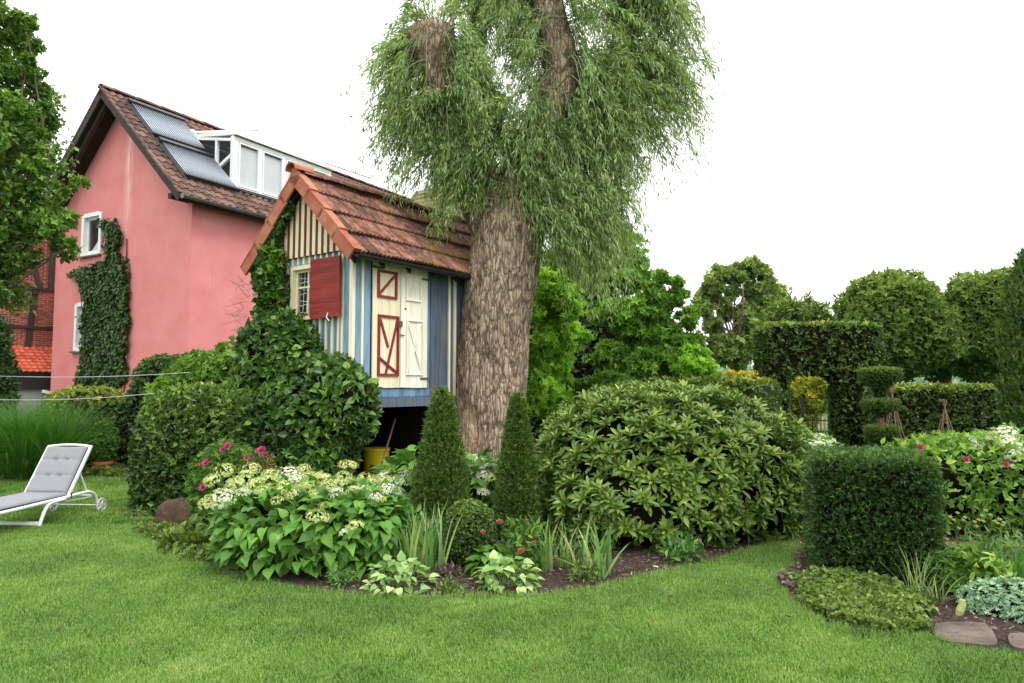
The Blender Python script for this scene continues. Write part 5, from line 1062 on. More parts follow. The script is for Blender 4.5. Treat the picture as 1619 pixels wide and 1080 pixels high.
def blossom(n, r, mat, seed=0):
    g = Geo(); rr = np.random.default_rng(seed)
    for ring, (m, el) in enumerate(((7, .25), (6, .7), (4, 1.15))):
        a = np.arange(m) * 2 * math.pi / m + ring * .5; D = np.stack([np.cos(a) * math.cos(el), np.sin(a) * math.cos(el), np.full(m, math.sin(el))], 1); scatter(g, T_ov(.85, .1, -.2), D * r * .1, D, np.tile([0, 0, 1.], (m, 1)), r * (1 - .15 * ring), rr.uniform(.1, .9, m))
    return g.mesh('blossom', mat)
pk = blossom(0, .042, 'pink_flower'); rdm = blossom(0, .03, 'red_flower', 3)
rose = shrub('rose_bush', 'rose bush with magenta blossoms between the beech hedge and the hydrangea', 'flowering shrub', [Blob((-3.15, 7.75, .5), (.42, .4, .5), 2.1, 0, .2, 3, 3), Blob((-2.85, 7.6, .55), (.3, .3, .38), 2.1, 0, .2, 3, 5)], 3400, CL5, .06, 'maple_leaf', thick=.25, out=.4, up=.4, corek=.5)
for x, y, s in ((360, 706, 1.5), (352, 711, 1.1), (390, 724, 1.1), (414, 712, 1.6), (420, 720, 1.2), (326, 732, 1.3), (321, 771, 1.5), (408, 714, 1.1), (318, 735, .9)):
    piece('blossom', pk, rose, Matrix.Translation(PY(x, y, 7.3)) @ Matrix.Rotation(rad(55), 4, 'X') @ Matrix.Rotation(x, 4, 'Z') @ Matrix.Scale(s * .75, 4))
g = Geo(); n = 160; P = np.array([PY(random.gauss(412, 14), random.gauss(735, 10), 7.35) for _ in range(n)]); scatter(g, T_ov(.6), P, rn(n) + (0, 0, .3), rn(n), .035, U(n)); part('old_leaves', g, 'dry_leaf', rose, kind='stuff')
pink_at = [(1455, 708), (1527, 727), (1590, 735)]
pb = [o for o in COL.objects if o.name.startswith('peony_bush')][0]
for x, y in pink_at: piece('blossom', pk, pb, Matrix.Translation(PY(x, y, 7.25)) @ Matrix.Rotation(rad(60), 4, 'X') @ Matrix.Scale(.95, 4))

# ================================================================== TREES IN THE BACKGROUND
def leafy_tree(name, label, base, th, rt, clumps, leafn, T, size, mat, group=None, limbs=True, bark='bark_dark', flat=1.0, forks=None, tint=None, shell=.55, cat='tree', sub=.12):
    """clumps: list of (centre, radius). Limbs run from the trunk to the clumps."""
    t = thing(name, label, cat, (base[0], base[1], 0), 0, group); b = np.array([base[0], base[1], 0.])
    g = Geo(); top = b + (0, 0, th); g.tube([b + (0, 0, -.1), b + (rt * .3, 0, th * .35), b + (-.2 * rt, 0, th * .7), top], [rt * 1.25, rt, rt * .85, rt * .7], 10); part('trunk', g, bark, t)
    if limbs:
        g = Geo()
        for c, r in clumps:
            c = np.array(c, float); s0 = b + (0, 0, th * random.uniform(.55, 1)); m_ = s0 * .5 + c * .5 + (0, 0, .1 * np.linalg.norm(c - s0)) + rn(1)[0] * .08 * np.linalg.norm(c - s0)
            g.tube([s0, m_, c], [rt * .38, rt * .2, rt * .07], 6, False)
        part('limbs', g, bark, t, kind='stuff')
    g = Geo(); w = np.array([r ** 2 for c, r in clumps]); w /= w.sum()
    for (c, r), q in zip(clumps, w):
        n = int(leafn * q); ns = max(4, n // 26); ds = unit(rn(ns)); cs = ds * (U(ns, .15, 1.12) ** .6)[:, None] * r; k_ = RNG.integers(0, ns, n)
        along = U(n, -.5, 1.2)[:, None] * ds[k_] * r * .26; P = np.array(c) + (cs[k_] + along + rn(n) * r * sub) * (1, 1, flat); d = unit(P - np.array(c) + 1e-6)
        tn = tint(P, d, n) if tint else np.clip(U(n) * .7 + .3 * d[:, 2], 0, 1); TT = T if isinstance(T, list) else [T]; pick = RNG.integers(0, len(TT), n)
        D = d * .6 + rn(n) * .6; Z = rn(n) * .5 + d * .3 + (0, 0, .6); S = size * U(n, .7, 1.3)
        for i, tt in enumerate(TT): k = pick == i; scatter(g, tt, P[k], D[k], Z[k], S[k], tn[k])
    part('crown', g, mat, t, kind='stuff'); return t
def pclumps(pts, Yd, jit=.4):   # (px, py, radius in px)
    return [(tuple(PY(x, y, Yd) + np.array([0, random.uniform(-1, 1) * jit * r / FPX * Yd * 2, 0])), r / FPX * Yd) for x, y, r in pts]
# tree at the left edge
ap = []
for x, y, r in [(-60, 60, 60), (-20, 110, 48), (5, 40, 30), (30, 60, 22), (45, 35, 16), (10, 150, 40), (40, 120, 24), (60, 100, 14), (-30, 220, 70), (30, 200, 36), (55, 215, 18), (15, 270, 48), (60, 290, 22), (78, 270, 13), (-30, 330, 70), (30, 340, 44), (70, 330, 24), (85, 365, 26), (105, 350, 14), (30, 380, 34), (-30, 420, 56), (95, 395, 16), (118, 385, 12), (2, 455, 26), (-10, 15, 30), (122, 290, 10), (110, 300, 12), (68, 362, 18), (55, 165, 14), (-70, 500, 44), (65, 250, 16)]: ap.append((x, y, r))
leafy_tree('broadleaf_tree', 'broad leafy tree at the left edge, its branches reaching over the pink gable', (-7.9, 9.4), 2.3, .10, pclumps(ap, 9.2, .9), 26500, CL4 + [T_ov(.6)] * 1 + [T_dia(.6)] * 4, .08, 'apple_leaf', sub=.15)
# behind the willow and rhododendron
leafy_tree('lime_green_tree', 'bright lime green tree directly right of the willow trunk', ((865 - CXP) / FPX * 13.5, 13.5), 1.5, .07, pclumps([(862, 460, 30), (885, 490, 26), (850, 500, 24), (870, 540, 28), (905, 530, 20), (880, 580, 26), (850, 590, 26), (860, 630, 30), (890, 640, 20), (840, 560, 22), (900, 470, 20)], 13.5), 6500, CL5, .14, 'lime_leaf', flat=.8, sub=.2)
mp_ = []
for k in range(46):
    x = random.uniform(955, 1092); yc = np.interp(x, [955, 1000, 1040, 1075, 1095], [470, 440, 425, 445, 490]); mp_.append((x, random.uniform(yc + 12, 600), random.uniform(14, 26)))
mp_ += [(1040, 440, 14), (1062, 448, 12), (990, 440, 16), (1088, 500, 14), (1090, 540, 14), (1075, 465, 10)]
leafy_tree('maple_tree', 'dense mid green maple with layered branches, right of the hanging willow', ((1030 - CXP) / FPX * 16.5, 16.5), 2.6, .12, pclumps(mp_, 16.5), 13500, CL5, .18, 'maple_crown', flat=.6, sub=.2)
leafy_tree('young_shrub', 'light yellow-green shrub between the maple and the hedge top', ((1105 - CXP) / FPX * 15.9, 15.9), .9, .05, pclumps([(1090, 575, 24), (1112, 585, 22), (1105, 560, 18), (1125, 592, 14), (1075, 592, 16)], 15.9), 2600, CL5, .14, 'lime_leaf', flat=.8, cat='shrub')
leafy_tree('young_shrub', 'mid green shrub just above the left end of the rhododendron', ((960 - CXP) / FPX * 13.2, 13.2), .8, .05, pclumps([(945, 602, 16), (970, 598, 14), (985, 606, 14), (925, 612, 14), (955, 612, 18)], 13.2), 1600, CL5, .13, 'maple_leaf', flat=.7, cat='shrub')
leafy_tree('tall_tree', 'tall dense tree behind the willow, seen through its hanging twigs', (2.3, 22), 3.5, .25, pclumps([(930, 420, 50), (960, 400, 40), (985, 420, 30), (900, 440, 44), (1000, 440, 22), (870, 470, 40), (930, 480, 40)], 21), 6500, CL5, .24, 'maple_crown', sub=.2)
# deep shade between the trees: a dark leafy mass added far back to supply it
shrub('dark_leaf_mass', 'dark leafy mass added for the deep shade behind the trees', 'hedge', [Blob((1.9, 20.5, 1.6), (2.9, .9, 2.3), 4, rad(-4), .12, .8, 3)], 5500, CL4, .22, 'dark_leaf', thick=.3, tintf=lambda P, N, d, m: U(m) * .5, corek=.9)
def far_clumps(cx, cy, w, h, n, r0, r1): return [(cx + random.uniform(-1, 1) * w, cy + random.uniform(-1, 1) * h, random.uniform(r0, r1)) for _ in range(n)]
oc = [(1112, 470, 14), (1125, 450, 15), (1135, 435, 14), (1150, 430, 14), (1165, 440, 12), (1175, 425, 13), (1190, 422, 13), (1205, 435, 14), (1212, 455, 13), (1205, 475, 14), (1190, 490, 14), (1170, 495, 12), (1185, 510, 16), (1110, 490, 13), (1125, 510, 13), (1140, 480, 13), (1155, 465, 10), (1140, 535, 18), (1120, 555, 18), (1160, 560, 22), (1180, 540, 20), (1195, 460, 12), (1180, 455, 10), (1150, 500, 8), (1128, 470, 10), (1220, 450, 8)]
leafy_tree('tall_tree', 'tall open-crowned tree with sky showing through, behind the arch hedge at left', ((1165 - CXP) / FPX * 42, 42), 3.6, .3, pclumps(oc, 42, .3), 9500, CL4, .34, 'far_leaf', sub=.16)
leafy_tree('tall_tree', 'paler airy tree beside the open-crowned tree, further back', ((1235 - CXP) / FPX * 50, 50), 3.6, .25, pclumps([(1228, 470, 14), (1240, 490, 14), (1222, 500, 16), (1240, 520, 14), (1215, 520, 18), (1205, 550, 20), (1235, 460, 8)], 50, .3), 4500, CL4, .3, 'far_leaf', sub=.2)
leafy_tree('round_shrub', 'feathery rounded willow bush showing above the hedge arch', ((1265 - CXP) / FPX * 36, 36), 2.0, .2, pclumps([(1240, 512, 26), (1265, 500, 26), (1290, 505, 26), (1312, 525, 22), (1222, 535, 24), (1300, 545, 26), (1250, 545, 26)], 36, .3), 8000, [T_nar(.22)], .42, 'ball_leaf', cat='shrub', sub=.14)
def ball(label, px, py, w, h, Yd, n, tx_):
    x, _, z = PY(px, py, Yd); rw, rh_ = w / FPX * Yd / 2, h / FPX * Yd / 2
    t = thing('round_crowned_tree', label, 'tree', (x, Yd, 0), 0, 'round clipped trees at the back'); g = Geo(); fx = (tx_ - CXP) / FPX * Yd
    g.tube([(fx, Yd, 0), (fx * .6 + x * .4, Yd, z * .35), (x, Yd, z * .75)], [.3, .25, .2], 8)
    for k in range(7): a = k * .9; g.tube([(fx * .5 + x * .5, Yd, z * .42), (x + math.cos(a) * rw * .4, Yd + math.sin(a) * rw * .3, z * .8), (x + math.cos(a) * rw * .7, Yd + math.sin(a) * rw * .6, z * 1.1)], [.14, .09, .04], 6)
    part('trunk', g, 'rust_tree_wood', t); bl = [Blob((x, Yd, z), (rw, rw * .9, rh_), 2.3, 0, .38, 1.0, int(px))]
    g = Geo(); bl[0].core(g, .75); part('inner_shell', g, 'dark_core', t, smooth=True); g = Geo()
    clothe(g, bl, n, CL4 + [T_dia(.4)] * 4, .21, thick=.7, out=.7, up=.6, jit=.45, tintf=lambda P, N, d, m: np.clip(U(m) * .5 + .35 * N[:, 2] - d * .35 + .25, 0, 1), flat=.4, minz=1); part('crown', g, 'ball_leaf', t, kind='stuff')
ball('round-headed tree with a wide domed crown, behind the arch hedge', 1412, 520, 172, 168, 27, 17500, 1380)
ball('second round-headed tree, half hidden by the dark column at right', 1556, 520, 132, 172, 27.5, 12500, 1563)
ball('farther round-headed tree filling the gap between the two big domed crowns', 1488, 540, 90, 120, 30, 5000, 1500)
# fastigiate conifer at the right edge
cyx = (1636 - CXP) / FPX * 8.6
tcy = thing('columnar_conifer', 'dark columnar conifer at the right edge of the garden', 'tree', (cyx, 8.6, 0))
cols = [Lathe((cyx, 8.6, 0), [(.2, .1), (.34, .8), (.36, 1.8), (.3, 2.6), (.14, 3.1), (.02, 3.3)], .1), Lathe((cyx - .17, 8.45, 0), [(.12, .9), (.2, 1.5), (.2, 2.3), (.12, 2.8), (.02, 3.15)], .1), Lathe((cyx + .2, 8.3, 0), [(.12, .3), (.22, 1.2), (.22, 2.3), (.02, 3.0)], .1)]
g = Geo(); cols[0].core(g, .8); part('branches', g, 'dark_core', tcy); g = Geo(); clothe(g, cols, 9000, [T_sprig(6, .2, .35)], .12, thick=.1, out=.3, up=1.2, jit=.3, tintf=lambda P, N, d, m: U(m) * .9 - d * 2, flat=.3, weights=[3, 1.3, 1.3]); part('foliage', g, 'yew_fresh', tcy, kind='stuff')  # branches: opaque dark shell inside the column
for k in range(1): part('trunk', Geo().tube([(cyx, 8.6, 0), (cyx, 8.6, 1)], .06, 8), 'rust_tree_wood', tcy)
# beyond the arch: yellow shrubs, gate, pickets
leafy_tree('yellow_shrub', 'yellow flowering shrub seen through the hedge arch', ((1280 - CXP) / FPX * 24, 24), 1.0, .06, pclumps([(1258, 614, 14), (1280, 610, 18), (1302, 614, 16), (1252, 640, 14), (1322, 618, 14), (1272, 634, 16), (1250, 665, 12), (1262, 655, 12), (1240, 620, 14), (1285, 645, 14), (1275, 668, 12), (1300, 632, 12), (1262, 675, 12)], 24), 4600, CL4, .13, 'golden_leaf', cat='shrub', sub=.3)
leafy_tree('garden_shrub', 'green shrubs behind the metal gate', ((1285 - CXP) / FPX * 25.5, 25.5), 1.0, .06, pclumps([(1250, 640, 12), (1290, 640, 9), (1305, 632, 9), (1262, 628, 12), (1312, 640, 10), (1328, 645, 12), (1240, 600, 16), (1330, 590, 14), (1270, 650, 9)], 27), 3600, CL4, .16, 'bright_leaf', cat='shrub')
yh = thing('yellow_hedge_flowers', 'strip of yellow flowers along the back of the hedge behind the rhododendron', 'flowers', (4.6, 16.8, 0)); g = Geo(); n = 900
P = np.stack([U(n, 4.0, 5.9), U(n, 16.7, 17.0), U(n, 1.5, 1.95)], 1); scatter(g, T_cluster(4, .8, 3), P, rn(n) + (0, 0, .6), rn(n) + (0, 0, 1), .08, U(n)); g.tube([(4.3, 16.8, 0), (4.3, 16.8, 1.7)], .015, 5); g.tube([(5.4, 16.8, 0), (5.4, 16.8, 1.7)], .015, 5); part('blossoms', g, 'yellow_flower', yh, kind='stuff')
GY = 20.0; gx = lambda px: (px - CXP) / FPX * GY; gz = lambda py: PY(1280, py, GY)[2]
gt = thing('metal_gate', 'thin black metal gate and trellis standing in the hedge arch opening', 'gate', (gx(1290), GY, 0))
for x in (1267, 1309): part('post', Geo().box((gx(x) - .03, GY - .03, 0), (gx(x) + .03, GY + .03, gz(628))), 'black_iron', gt)
for y in (630, 665, 683, 700): part('rail', Geo().box((gx(1268) + .03, GY - .015, gz(y) - .015), (gx(1308) - .03, GY + .015, gz(y) + .015)), 'black_iron', gt)
for i in range(1, 6): part('bar', Geo().box((gx(1268) + i * .125 - .006, GY - .012, .1), (gx(1268) + i * .125 + .006, GY - .016, gz(631))), 'black_iron', gt)
part('rail', Geo().box((gx(1250), GY - .012, gz(629) - .012), (gx(1266), GY + .012, gz(629) + .012)), 'black_iron', gt); part('post', Geo().box((gx(1250) - .02, GY - .02, 0), (gx(1250) + .02, GY + .02, gz(626))), 'black_iron', gt)
FY = 25.0; pf = thing('picket_fence', 'pale wooden picket fence far behind the gate', 'fence', ((1290 - CXP) / FPX * FY, FY, 0)); fx0 = (1240 - CXP) / FPX * FY
pme = Geo().prism([(-.035, .25), (.035, .25), (.035, .76), (0, .82), (-.035, .76)], lambda u, v, t: (u, t, v), -.012, .012).mesh('picket', 'picket_wood')
for i in range(22): piece('picket', pme, pf, Matrix.Translation((fx0 + i * .13, FY, -.35 + .1)))
for z in (.12, .4): part('rail', Geo().box((fx0 - .1, FY + .014, z), (fx0 + 22 * .13, FY + .04, z + .06)), 'picket_wood', pf)
# stick tepees
for px, lab, zt_ in ((1409, 'plant support of brown sticks tied at the top, directly behind the tiered yew', 612), (1491, 'plant support of brown sticks in front of the middle of the long hedge', 632)):
    TY = 13.6; x = (px - CXP) / FPX * TY; z = PY(px, zt_, TY)[2]; t = thing('stick_tepee', lab, 'plant support', (x, TY, 0), 0, 'stick tepees')
    for k in range(6): a = k * 1.05 + .3; part('stick', Geo().tube([(x + .33 * math.cos(a), TY + .33 * math.sin(a), 0), (x - .05 * math.cos(a), TY - .03 * math.sin(a), z)], [.010, .007], 6), 'stake_wood', t)
    part('tie', Geo().tube([(x + .035 * math.cos(a), TY + .035 * math.sin(a), z - .1) for a in np.linspace(0, 6.28, 10)], .006, 5), 'rust_tree_wood', t)

# ================================================================== SMALL PLANTS IN THE BEDS
def clump(name, label, cat, c, n, L, w, mat, spread=.3, lean=.35, r0=.08, group=None, asparts=True, seg=6):
    t = thing(name, label, cat, (c[0], c[1], 0), 0, group)
    if asparts:
        for k in range(n): g = Geo(); blades(g, (c[0], c[1], 0), 1, L, w, spread, lean, seg, r0); part('leaf', g, mat, t)
    else: g = Geo(); blades(g, (c[0], c[1], 0), n, L, w, spread, lean, seg, r0); part('foliage', g, mat, t, kind='stuff')
    return t
gl = lambda px, py: G(px, py)
ig = 'iris clumps in the round bed'
c = gl(672, 905); clump('iris', 'upright iris clump left of the box ball, with pale yellowing blades', 'perennial', c, 60, .62, .028, 'iris_leaf', .2, .22, .2, ig)
c = gl(650, 890); clump('iris', 'iris clump leaning left, between the front hydrangea and the broad cone', 'perennial', c, 32, .5, .024, 'iris_leaf', .3, .3, .1, ig)
c = gl(862, 905); clump('iris', 'small blue-green iris fan below the slim cone', 'perennial', c, 20, .5, .03, 'iris_leaf', .26, .2, .06, ig)
c = gl(940, 912); clump('iris', 'wide iris clump with splayed leaves before the rhododendron', 'perennial', c, 42, .52, .032, 'iris_leaf', .48, .3, .14, ig)
c = gl(895, 898); clump('iris', 'thin grassy iris clump between the small fan and the splayed clump', 'perennial', c, 36, .42, .014, 'iris_leaf', .34, .4, .08, ig)
def rosette_plant(name, label, cat, c, r, h, n, T, size, mat, group=None, parts=True, droop=.2, fl=None):
    t = thing(name, label, cat, (c[0], c[1], 0), 0, group); b = Blob((c[0], c[1], 0), (r, r, h), 2.2, 0, .12, 5, 3); P, Nn = b.sample(int(n * 2.2)); k = P[:, 2] > .02; P, Nn = P[k][:n], Nn[k][:n]; m = len(P)
    P = P - Nn * (U(m) ** 1.5 * .35 * r)[:, None]; hq = Nn * (1, 1, 0); D = hq * .9 + rn(m) * .35 + (0, 0, .15 - droop); Z = Nn * .4 + (0, 0, 1) + rn(m) * .25; st = Geo()
    base = np.array([c[0], c[1], 0.])
    if parts:
        for i in range(m): g = Geo(); scatter(g, T, P[i:i + 1], D[i:i + 1], Z[i:i + 1], size * random.uniform(.6, 1.15), U(1)); part('leaf', g, mat, t, smooth=True)
    else: g = Geo(); scatter(g, T, P, D, Z, size * U(m, .6, 1.15), U(m)); part('foliage', g, mat, t, kind='stuff')
    for i in range(0, m, 3): st.tube([base + (P[i] - base) * (.15, .15, 0), base * .4 + P[i] * .6 + (0, 0, .02), P[i]], [.004, .003, .002], 4, False, .2)
    part('stems', st, mat, t, kind='stuff'); return t
bg_ = 'silver-leaved brunneras'
rosette_plant('brunnera', 'pale silvery brunnera with heart leaves at the front of the bed, below the front hydrangea', 'perennial', gl(628, 930), .27, .24, 120, T_heart(), .085, 'brunnera_leaf', bg_)
rosette_plant('brunnera', 'silvery brunnera with broader leaves at the bed edge, below the box ball', 'perennial', gl(800, 928), .24, .25, 100, T_heart(), .095, 'brunnera_leaf', bg_)
rosette_plant('lady_mantle', 'round-leaved green plant just right of the box ball base', 'perennial', gl(768, 910), .14, .24, 36, T_heart(), .12, 'hydrangea_leaf')
def bushy(name, label, cat, c, r, h, n, T, size, mat, stems=8, **k):
    b = Blob((c[0], c[1], h * .45), (r, r, h * .6), 2.1, 0, .2, 4, 5); t = thing(name, label, cat, (c[0], c[1], 0)); g = Geo(); clothe(g, [b], n, T, size, thick=r * .7, minz=.01, out=.5, up=.4, jit=.6); part('foliage', g, mat, t, kind='stuff')
    st = Geo()
    for i in range(stems): a = random.uniform(0, 6.28); q = random.uniform(.2, .7) * r; st.tube([(c[0], c[1], 0), (c[0] + q * math.cos(a), c[1] + q * math.sin(a), h * .8)], [.005, .003], 4, False, .3)
    part('stems', st, mat, t, kind='stuff'); return t
zt = bushy('zinnia', 'leafy zinnia with orange-red blooms beside the box ball', 'flowering plant', gl(828, 900), .22, .42, 380, [T_ov(.45)], .07, 'maple_leaf')
for x, y, Y, s in ((790, 826, 6.0, 1.1), (824, 872, 5.8, 1.1), (764, 842, 6.0, .9), (842, 847, 6.0, .8), (843, 859, 5.9, .7), (834, 823, 6.1, .5)):
    p = PY(x, y, Y); piece('blossom', rdm, zt, Matrix.Translation(p) @ Matrix.Rotation(rad(35), 4, 'X') @ Matrix.Scale(s, 4)); q = gl(820, 900); part('stalk', Geo().tube([(q[0], q[1], 0), tuple(p * .6 + np.array([q[0], q[1], .1]) * .4), tuple(p)], [.004, .003, .003], 4, False, .3), 'maple_leaf', zt)
bushy('spurge', 'small dark green tuft with reddish stems before the front hydrangea', 'perennial', gl(540, 925), .16, .13, 260, [T_nar(.2)], .05, 'fern_leaf'); bushy('spurge', 'small olive tuft before the splayed iris clump', 'perennial', gl(925, 920), .13, .17, 220, [T_nar(.22)], .055, 'cover_leaf')
bushy('creeping_plant', 'low yellow-green tuft on the mulch between the two brunneras', 'perennial', gl(712, 940), .11, .09, 320, [T_nar(.3)], .04, 'cover_leaf'); bushy('creeping_plant', 'low reddish-brown tuft beside the iris and box ball', 'perennial', gl(705, 912), .11, .09, 160, [T_nar(.3)], .05, 'purple_leaf')
bushy('perennial', 'blue-green leafy perennial by the right front of the rhododendron', 'perennial', gl(1078, 888), .2, .22, 260, [T_ov(.35)], .07, 'fern_leaf'); bushy('perennial', 'low leafy perennial with pale broad leaves below the brown boulder', 'perennial', gl(310, 868), .28, .22, 320, [T_ov(.55)], .10, 'cover_leaf')
bushy('tall_perennial', 'pale tall leafy stems between the climber and the front hydrangea', 'perennial', gl(480, 800), .45, .75, 900, [T_nar(.25), T_ov(.4)], .10, 'fern_leaf', 20); clump('grass_tuft', 'thin arching grass tuft right of the pale stems', 'ornamental grass', gl(535, 800), 60, .85, .008, 'iris_leaf', .35, .5, .08, asparts=False)
bushy('perennial', 'grey-green leafy perennial between the front hydrangea and the broad cone', 'perennial', gl(625, 880), .28, .5, 700, [T_ov(.4)], .08, 'fern_leaf')
def cover(name, label, poly, n, T, size, mat, h=.06, cat='ground cover', tl=(0, 1)):
    P = np.array(poly); lo, hi = P.min(0), P.max(0); Q = np.stack([U(n * 4, lo[0], hi[0]), U(n * 4, lo[1], hi[1])], 1); q3 = np.stack([Q[:, 0], Q[:, 1], Q[:, 0] * 0], 1)
    Q = Q[inpoly(Q + np.stack([fbm(q3 * 5, 2, 1), fbm(q3 * 5, 2, 2)], 1) * .12, P)][:n]; m = len(Q); z = .01 + U(m) * h * (.5 + vnoise(np.stack([Q[:, 0] * 6, Q[:, 1] * 6, Q[:, 0] * 0], 1)))
    g = Geo(); TT = T if isinstance(T, list) else [T]; pk_ = RNG.integers(0, len(TT), m); Pp = np.stack([Q[:, 0], Q[:, 1], z], 1); D = rn(m) + (0, 0, .5); Z = rn(m) * .35 + (0, 0, 1); S = size * U(m, .7, 1.3); tn = np.clip(U(m) * .7 + (z / (h * 1.5)) * .4, *tl)
    for i, tt in enumerate(TT): k = pk_ == i; scatter(g, tt, Pp[k], D[k], Z[k], S[k], tn[k])
    o = part(name, g, mat, kind='stuff'); tag(o, label, cat); return o
cover('ground_cover', 'carpet of small yellow-green leaves in front of the yew block', gp((1262, 930), (1275, 965), (1330, 990), (1400, 1005), (1465, 1006), (1478, 975), (1462, 945), (1400, 930), (1330, 918), (1280, 915)), 9500, CL4 + [T_ov(.85)] * 4, .036, 'cover_leaf', .08)
cover('ground_cover', 'trailing green carpet along the lawn edge under the beech hedge', gp((203, 795), (208, 830), (232, 855), (270, 876), (300, 892), (330, 896), (335, 860), (300, 850), (240, 822)), 3600, CL4, .05, 'cover_leaf', .07)
cover('ground_cover', 'green carpet under the clipped shrub at the back of the lawn', [(-9.5, 12.2), (-7.4, 12.2), (-6.2, 12.0), (-6.0, 12.8), (-7.6, 13.0), (-9.5, 12.9)], 2600, CL4, .1, 'cover_leaf', .12)
cover('ground_cover', 'low green plants filling the bed between the cones and the rhododendron', [(-.9, 6.6), (0.9, 6.5), (1.0, 7.2), (-.8, 7.4)], 1200, CL4, .06, 'dark_leaf', .1)
cover('heuchera', 'patch of dusky purple leaves at the left tip of the right bed', gp((1243, 912), (1242, 935), (1258, 948), (1288, 940), (1290, 918), (1265, 905)), 900, T_ov(.8), .035, 'purple_leaf', .06, 'perennial')

sb = [Blob((*G(1560, 965)[:2], .04), (.17, .2, .16), 2.2, 0, .35, 7, 3), Blob((*G(1610, 970)[:2], .04), (.26, .24, .18), 2.2, 0, .15, 5, 5), Blob((*G(1650, 985)[:2], .02), (.2, .2, .12), 2.2, 0, .1, 5, 3)]
shrub('stonecrop', 'main cushion of blue-grey stonecrop above the stone slabs', 'perennial', sb, 6500, CL5, .03, 'sedum_leaf', thick=.05, out=.7, up=.5, jit=.4, corek=.85)
bushy('artemisia', 'feathery blue-green artemisia behind the stonecrop', 'perennial', G(1590, 900), .42, .21, 1800, [T_nar(.14)], .085, 'fern_leaf', 14)
bushy('lupin', 'plant with star-shaped lobed leaves right of the yew block', 'perennial', G(1520, 935), .22, .32, 420, CL5, .09, 'maple_leaf'); bushy('lupin', 'light green leafy plant between the lobed leaves and the crocosmia', 'perennial', G(1560, 945), .16, .32, 260, [T_ov(.4)], .09, 'bright_leaf')
clump('crocosmia', 'fan of narrow upright leaves at the right edge', 'perennial', G(1612, 935), 70, .42, .014, 'grass_tall', .35, .35, .12, asparts=False); clump('grass_tuft', 'thin wispy grass at the right foot of the yew block', 'ornamental grass', G(1450, 940), 34, .42, .007, 'iris_leaf', .35, .35, .06, asparts=False); clump('grass_tuft', 'short broad grass clump before the lobed plant', 'ornamental grass', G(1475, 955), 30, .3, .012, 'cover_leaf', .5, .6, .07, asparts=False)
ya = thing('yarrow', 'thin stalks with tiny cream flower heads in front of the timber edging', 'flowering plant', (*G(1540, 880)[:2], 0)); hm_ = florets(26, .014, 3).mesh('flower_head', 'cream_flower')
for sx_, tops in ((1512, [(1502, 817), (1514, 811), (1508, 822), (1526, 818), (1523, 822), (1516, 835)]), (1542, [(1541, 825), (1553, 815), (1544, 832), (1555, 824), (1548, 822)]), (1565, [(1559, 807), (1566, 814)]), (1580, [(1573, 824), (1581, 821), (1587, 826), (1585, 830), (1577, 827)]), (1492, [(1492, 850), (1486, 857), (1497, 852), (1500, 843), (1491, 848)])):
    b_ = G(sx_, 895); m_ = PY(sx_, 848, b_[1]); st = Geo(); st.tube([b_, m_], .0025, 4, False, .5)
    for x, y in tops: p = PY(x, y, b_[1]); st.tube([m_, p], .0015, 4, False, .5); piece('flower_head', hm_, ya, Matrix.Translation(p) @ Matrix.Rotation(rad(20), 4, 'X'))
    part('stalk', st, 'cover_leaf', ya)
# hosta stump-like shoot
part('cut_stem', Geo().tube([G(1515, 975), G(1518, 975) + (0, 0, .04), G(1520, 975) + (.01, 0, .08), G(1520, 975) + (.012, 0, .115)], [.02, .027, .024, .018], 9), 'cream_flower'); tag(COL.objects['cut_stem'], 'thick pale green cut stem beside the blue-grey stonecrop', 'plant stem')
# ================================================================== SOLID THINGS
def rock(name, label, cat, c, r, mat, seed, rz=0, p=3.5):
    import bmesh
    bm = bmesh.new(); bmesh.ops.create_icosphere(bm, subdivisions=4, radius=1); V = np.array([v.co for v in bm.verts]); b = Blob((0, 0, 0), r, p); d = unit(V * r); q = d * b.radius(d)[:, None]
    q = q * (1 + .1 * fbm(d * 2 + seed, 3, seed) + .03 * fbm(d * 7 + seed, 2, seed))[:, None]; q = b.R(q) if not rz else Blob((0, 0, 0), r, p, rz).R(q)
    for v, w in zip(bm.verts, q): v.co = w
    me = bpy.data.meshes.new(name); bm.to_mesh(me); bm.free(); me.materials.append(MATS[mat]); o = bpy.data.objects.new(name, me); COL.objects.link(o); o.location = c; tag(o, label, cat); return o
rock('boulder', 'brown boulder beside the beech hedge at the lawn edge', 'stone', (-3.72, 8.05, .09), (.3, .2, .22), 'boulder_stone', 3, rad(-20), 4)
slg = 'flat stones edging the right bed'
for (a, b_, c_, d_, lab) in (((1475, 985), (1480, 1012), (1583, 1024), (1560, 985), 'flat grey stone slab at the lawn edge below the cut stem'), ((1590, 1000), (1600, 1026), (1700, 1036), (1690, 1003), 'flat stone slab in the lower right corner')):
    q = [G(*v, .03)[:2] for v in (a, b_, c_, d_)]; q = smooth_poly(q, k=4) if False else np.array(q); g = Geo(); cc = q.mean(0); P2 = []
    for i in range(4):
        for t in (0, .25, .5, .75): v = q[i] * (1 - t) + q[(i + 1) % 4] * t; v = cc + (v - cc) * (1 - .1 * (t == 0) + random.uniform(-.03, .03)); P2.append(tuple(v))
    g.prism(P2, lambda u, v, t: (u, v, t + (0 if t < .02 else .004 * math.sin(u * 9))), -.02, .035); o = part('stone_slab', g, 'slab_stone'); tag(o, lab, 'stone', slg)
q = [(-2.62, 6.45), (-2.45, 5.98), (-2.2, 5.92), (-2.3, 6.5)]
o = part('stone_slab', Geo().prism(q[::1], lambda u, v, t: (u, v, t), -.02, .03), 'slab_stone'); tag(o, 'small pale edging stone at the left foot of the front hydrangea', 'stone')
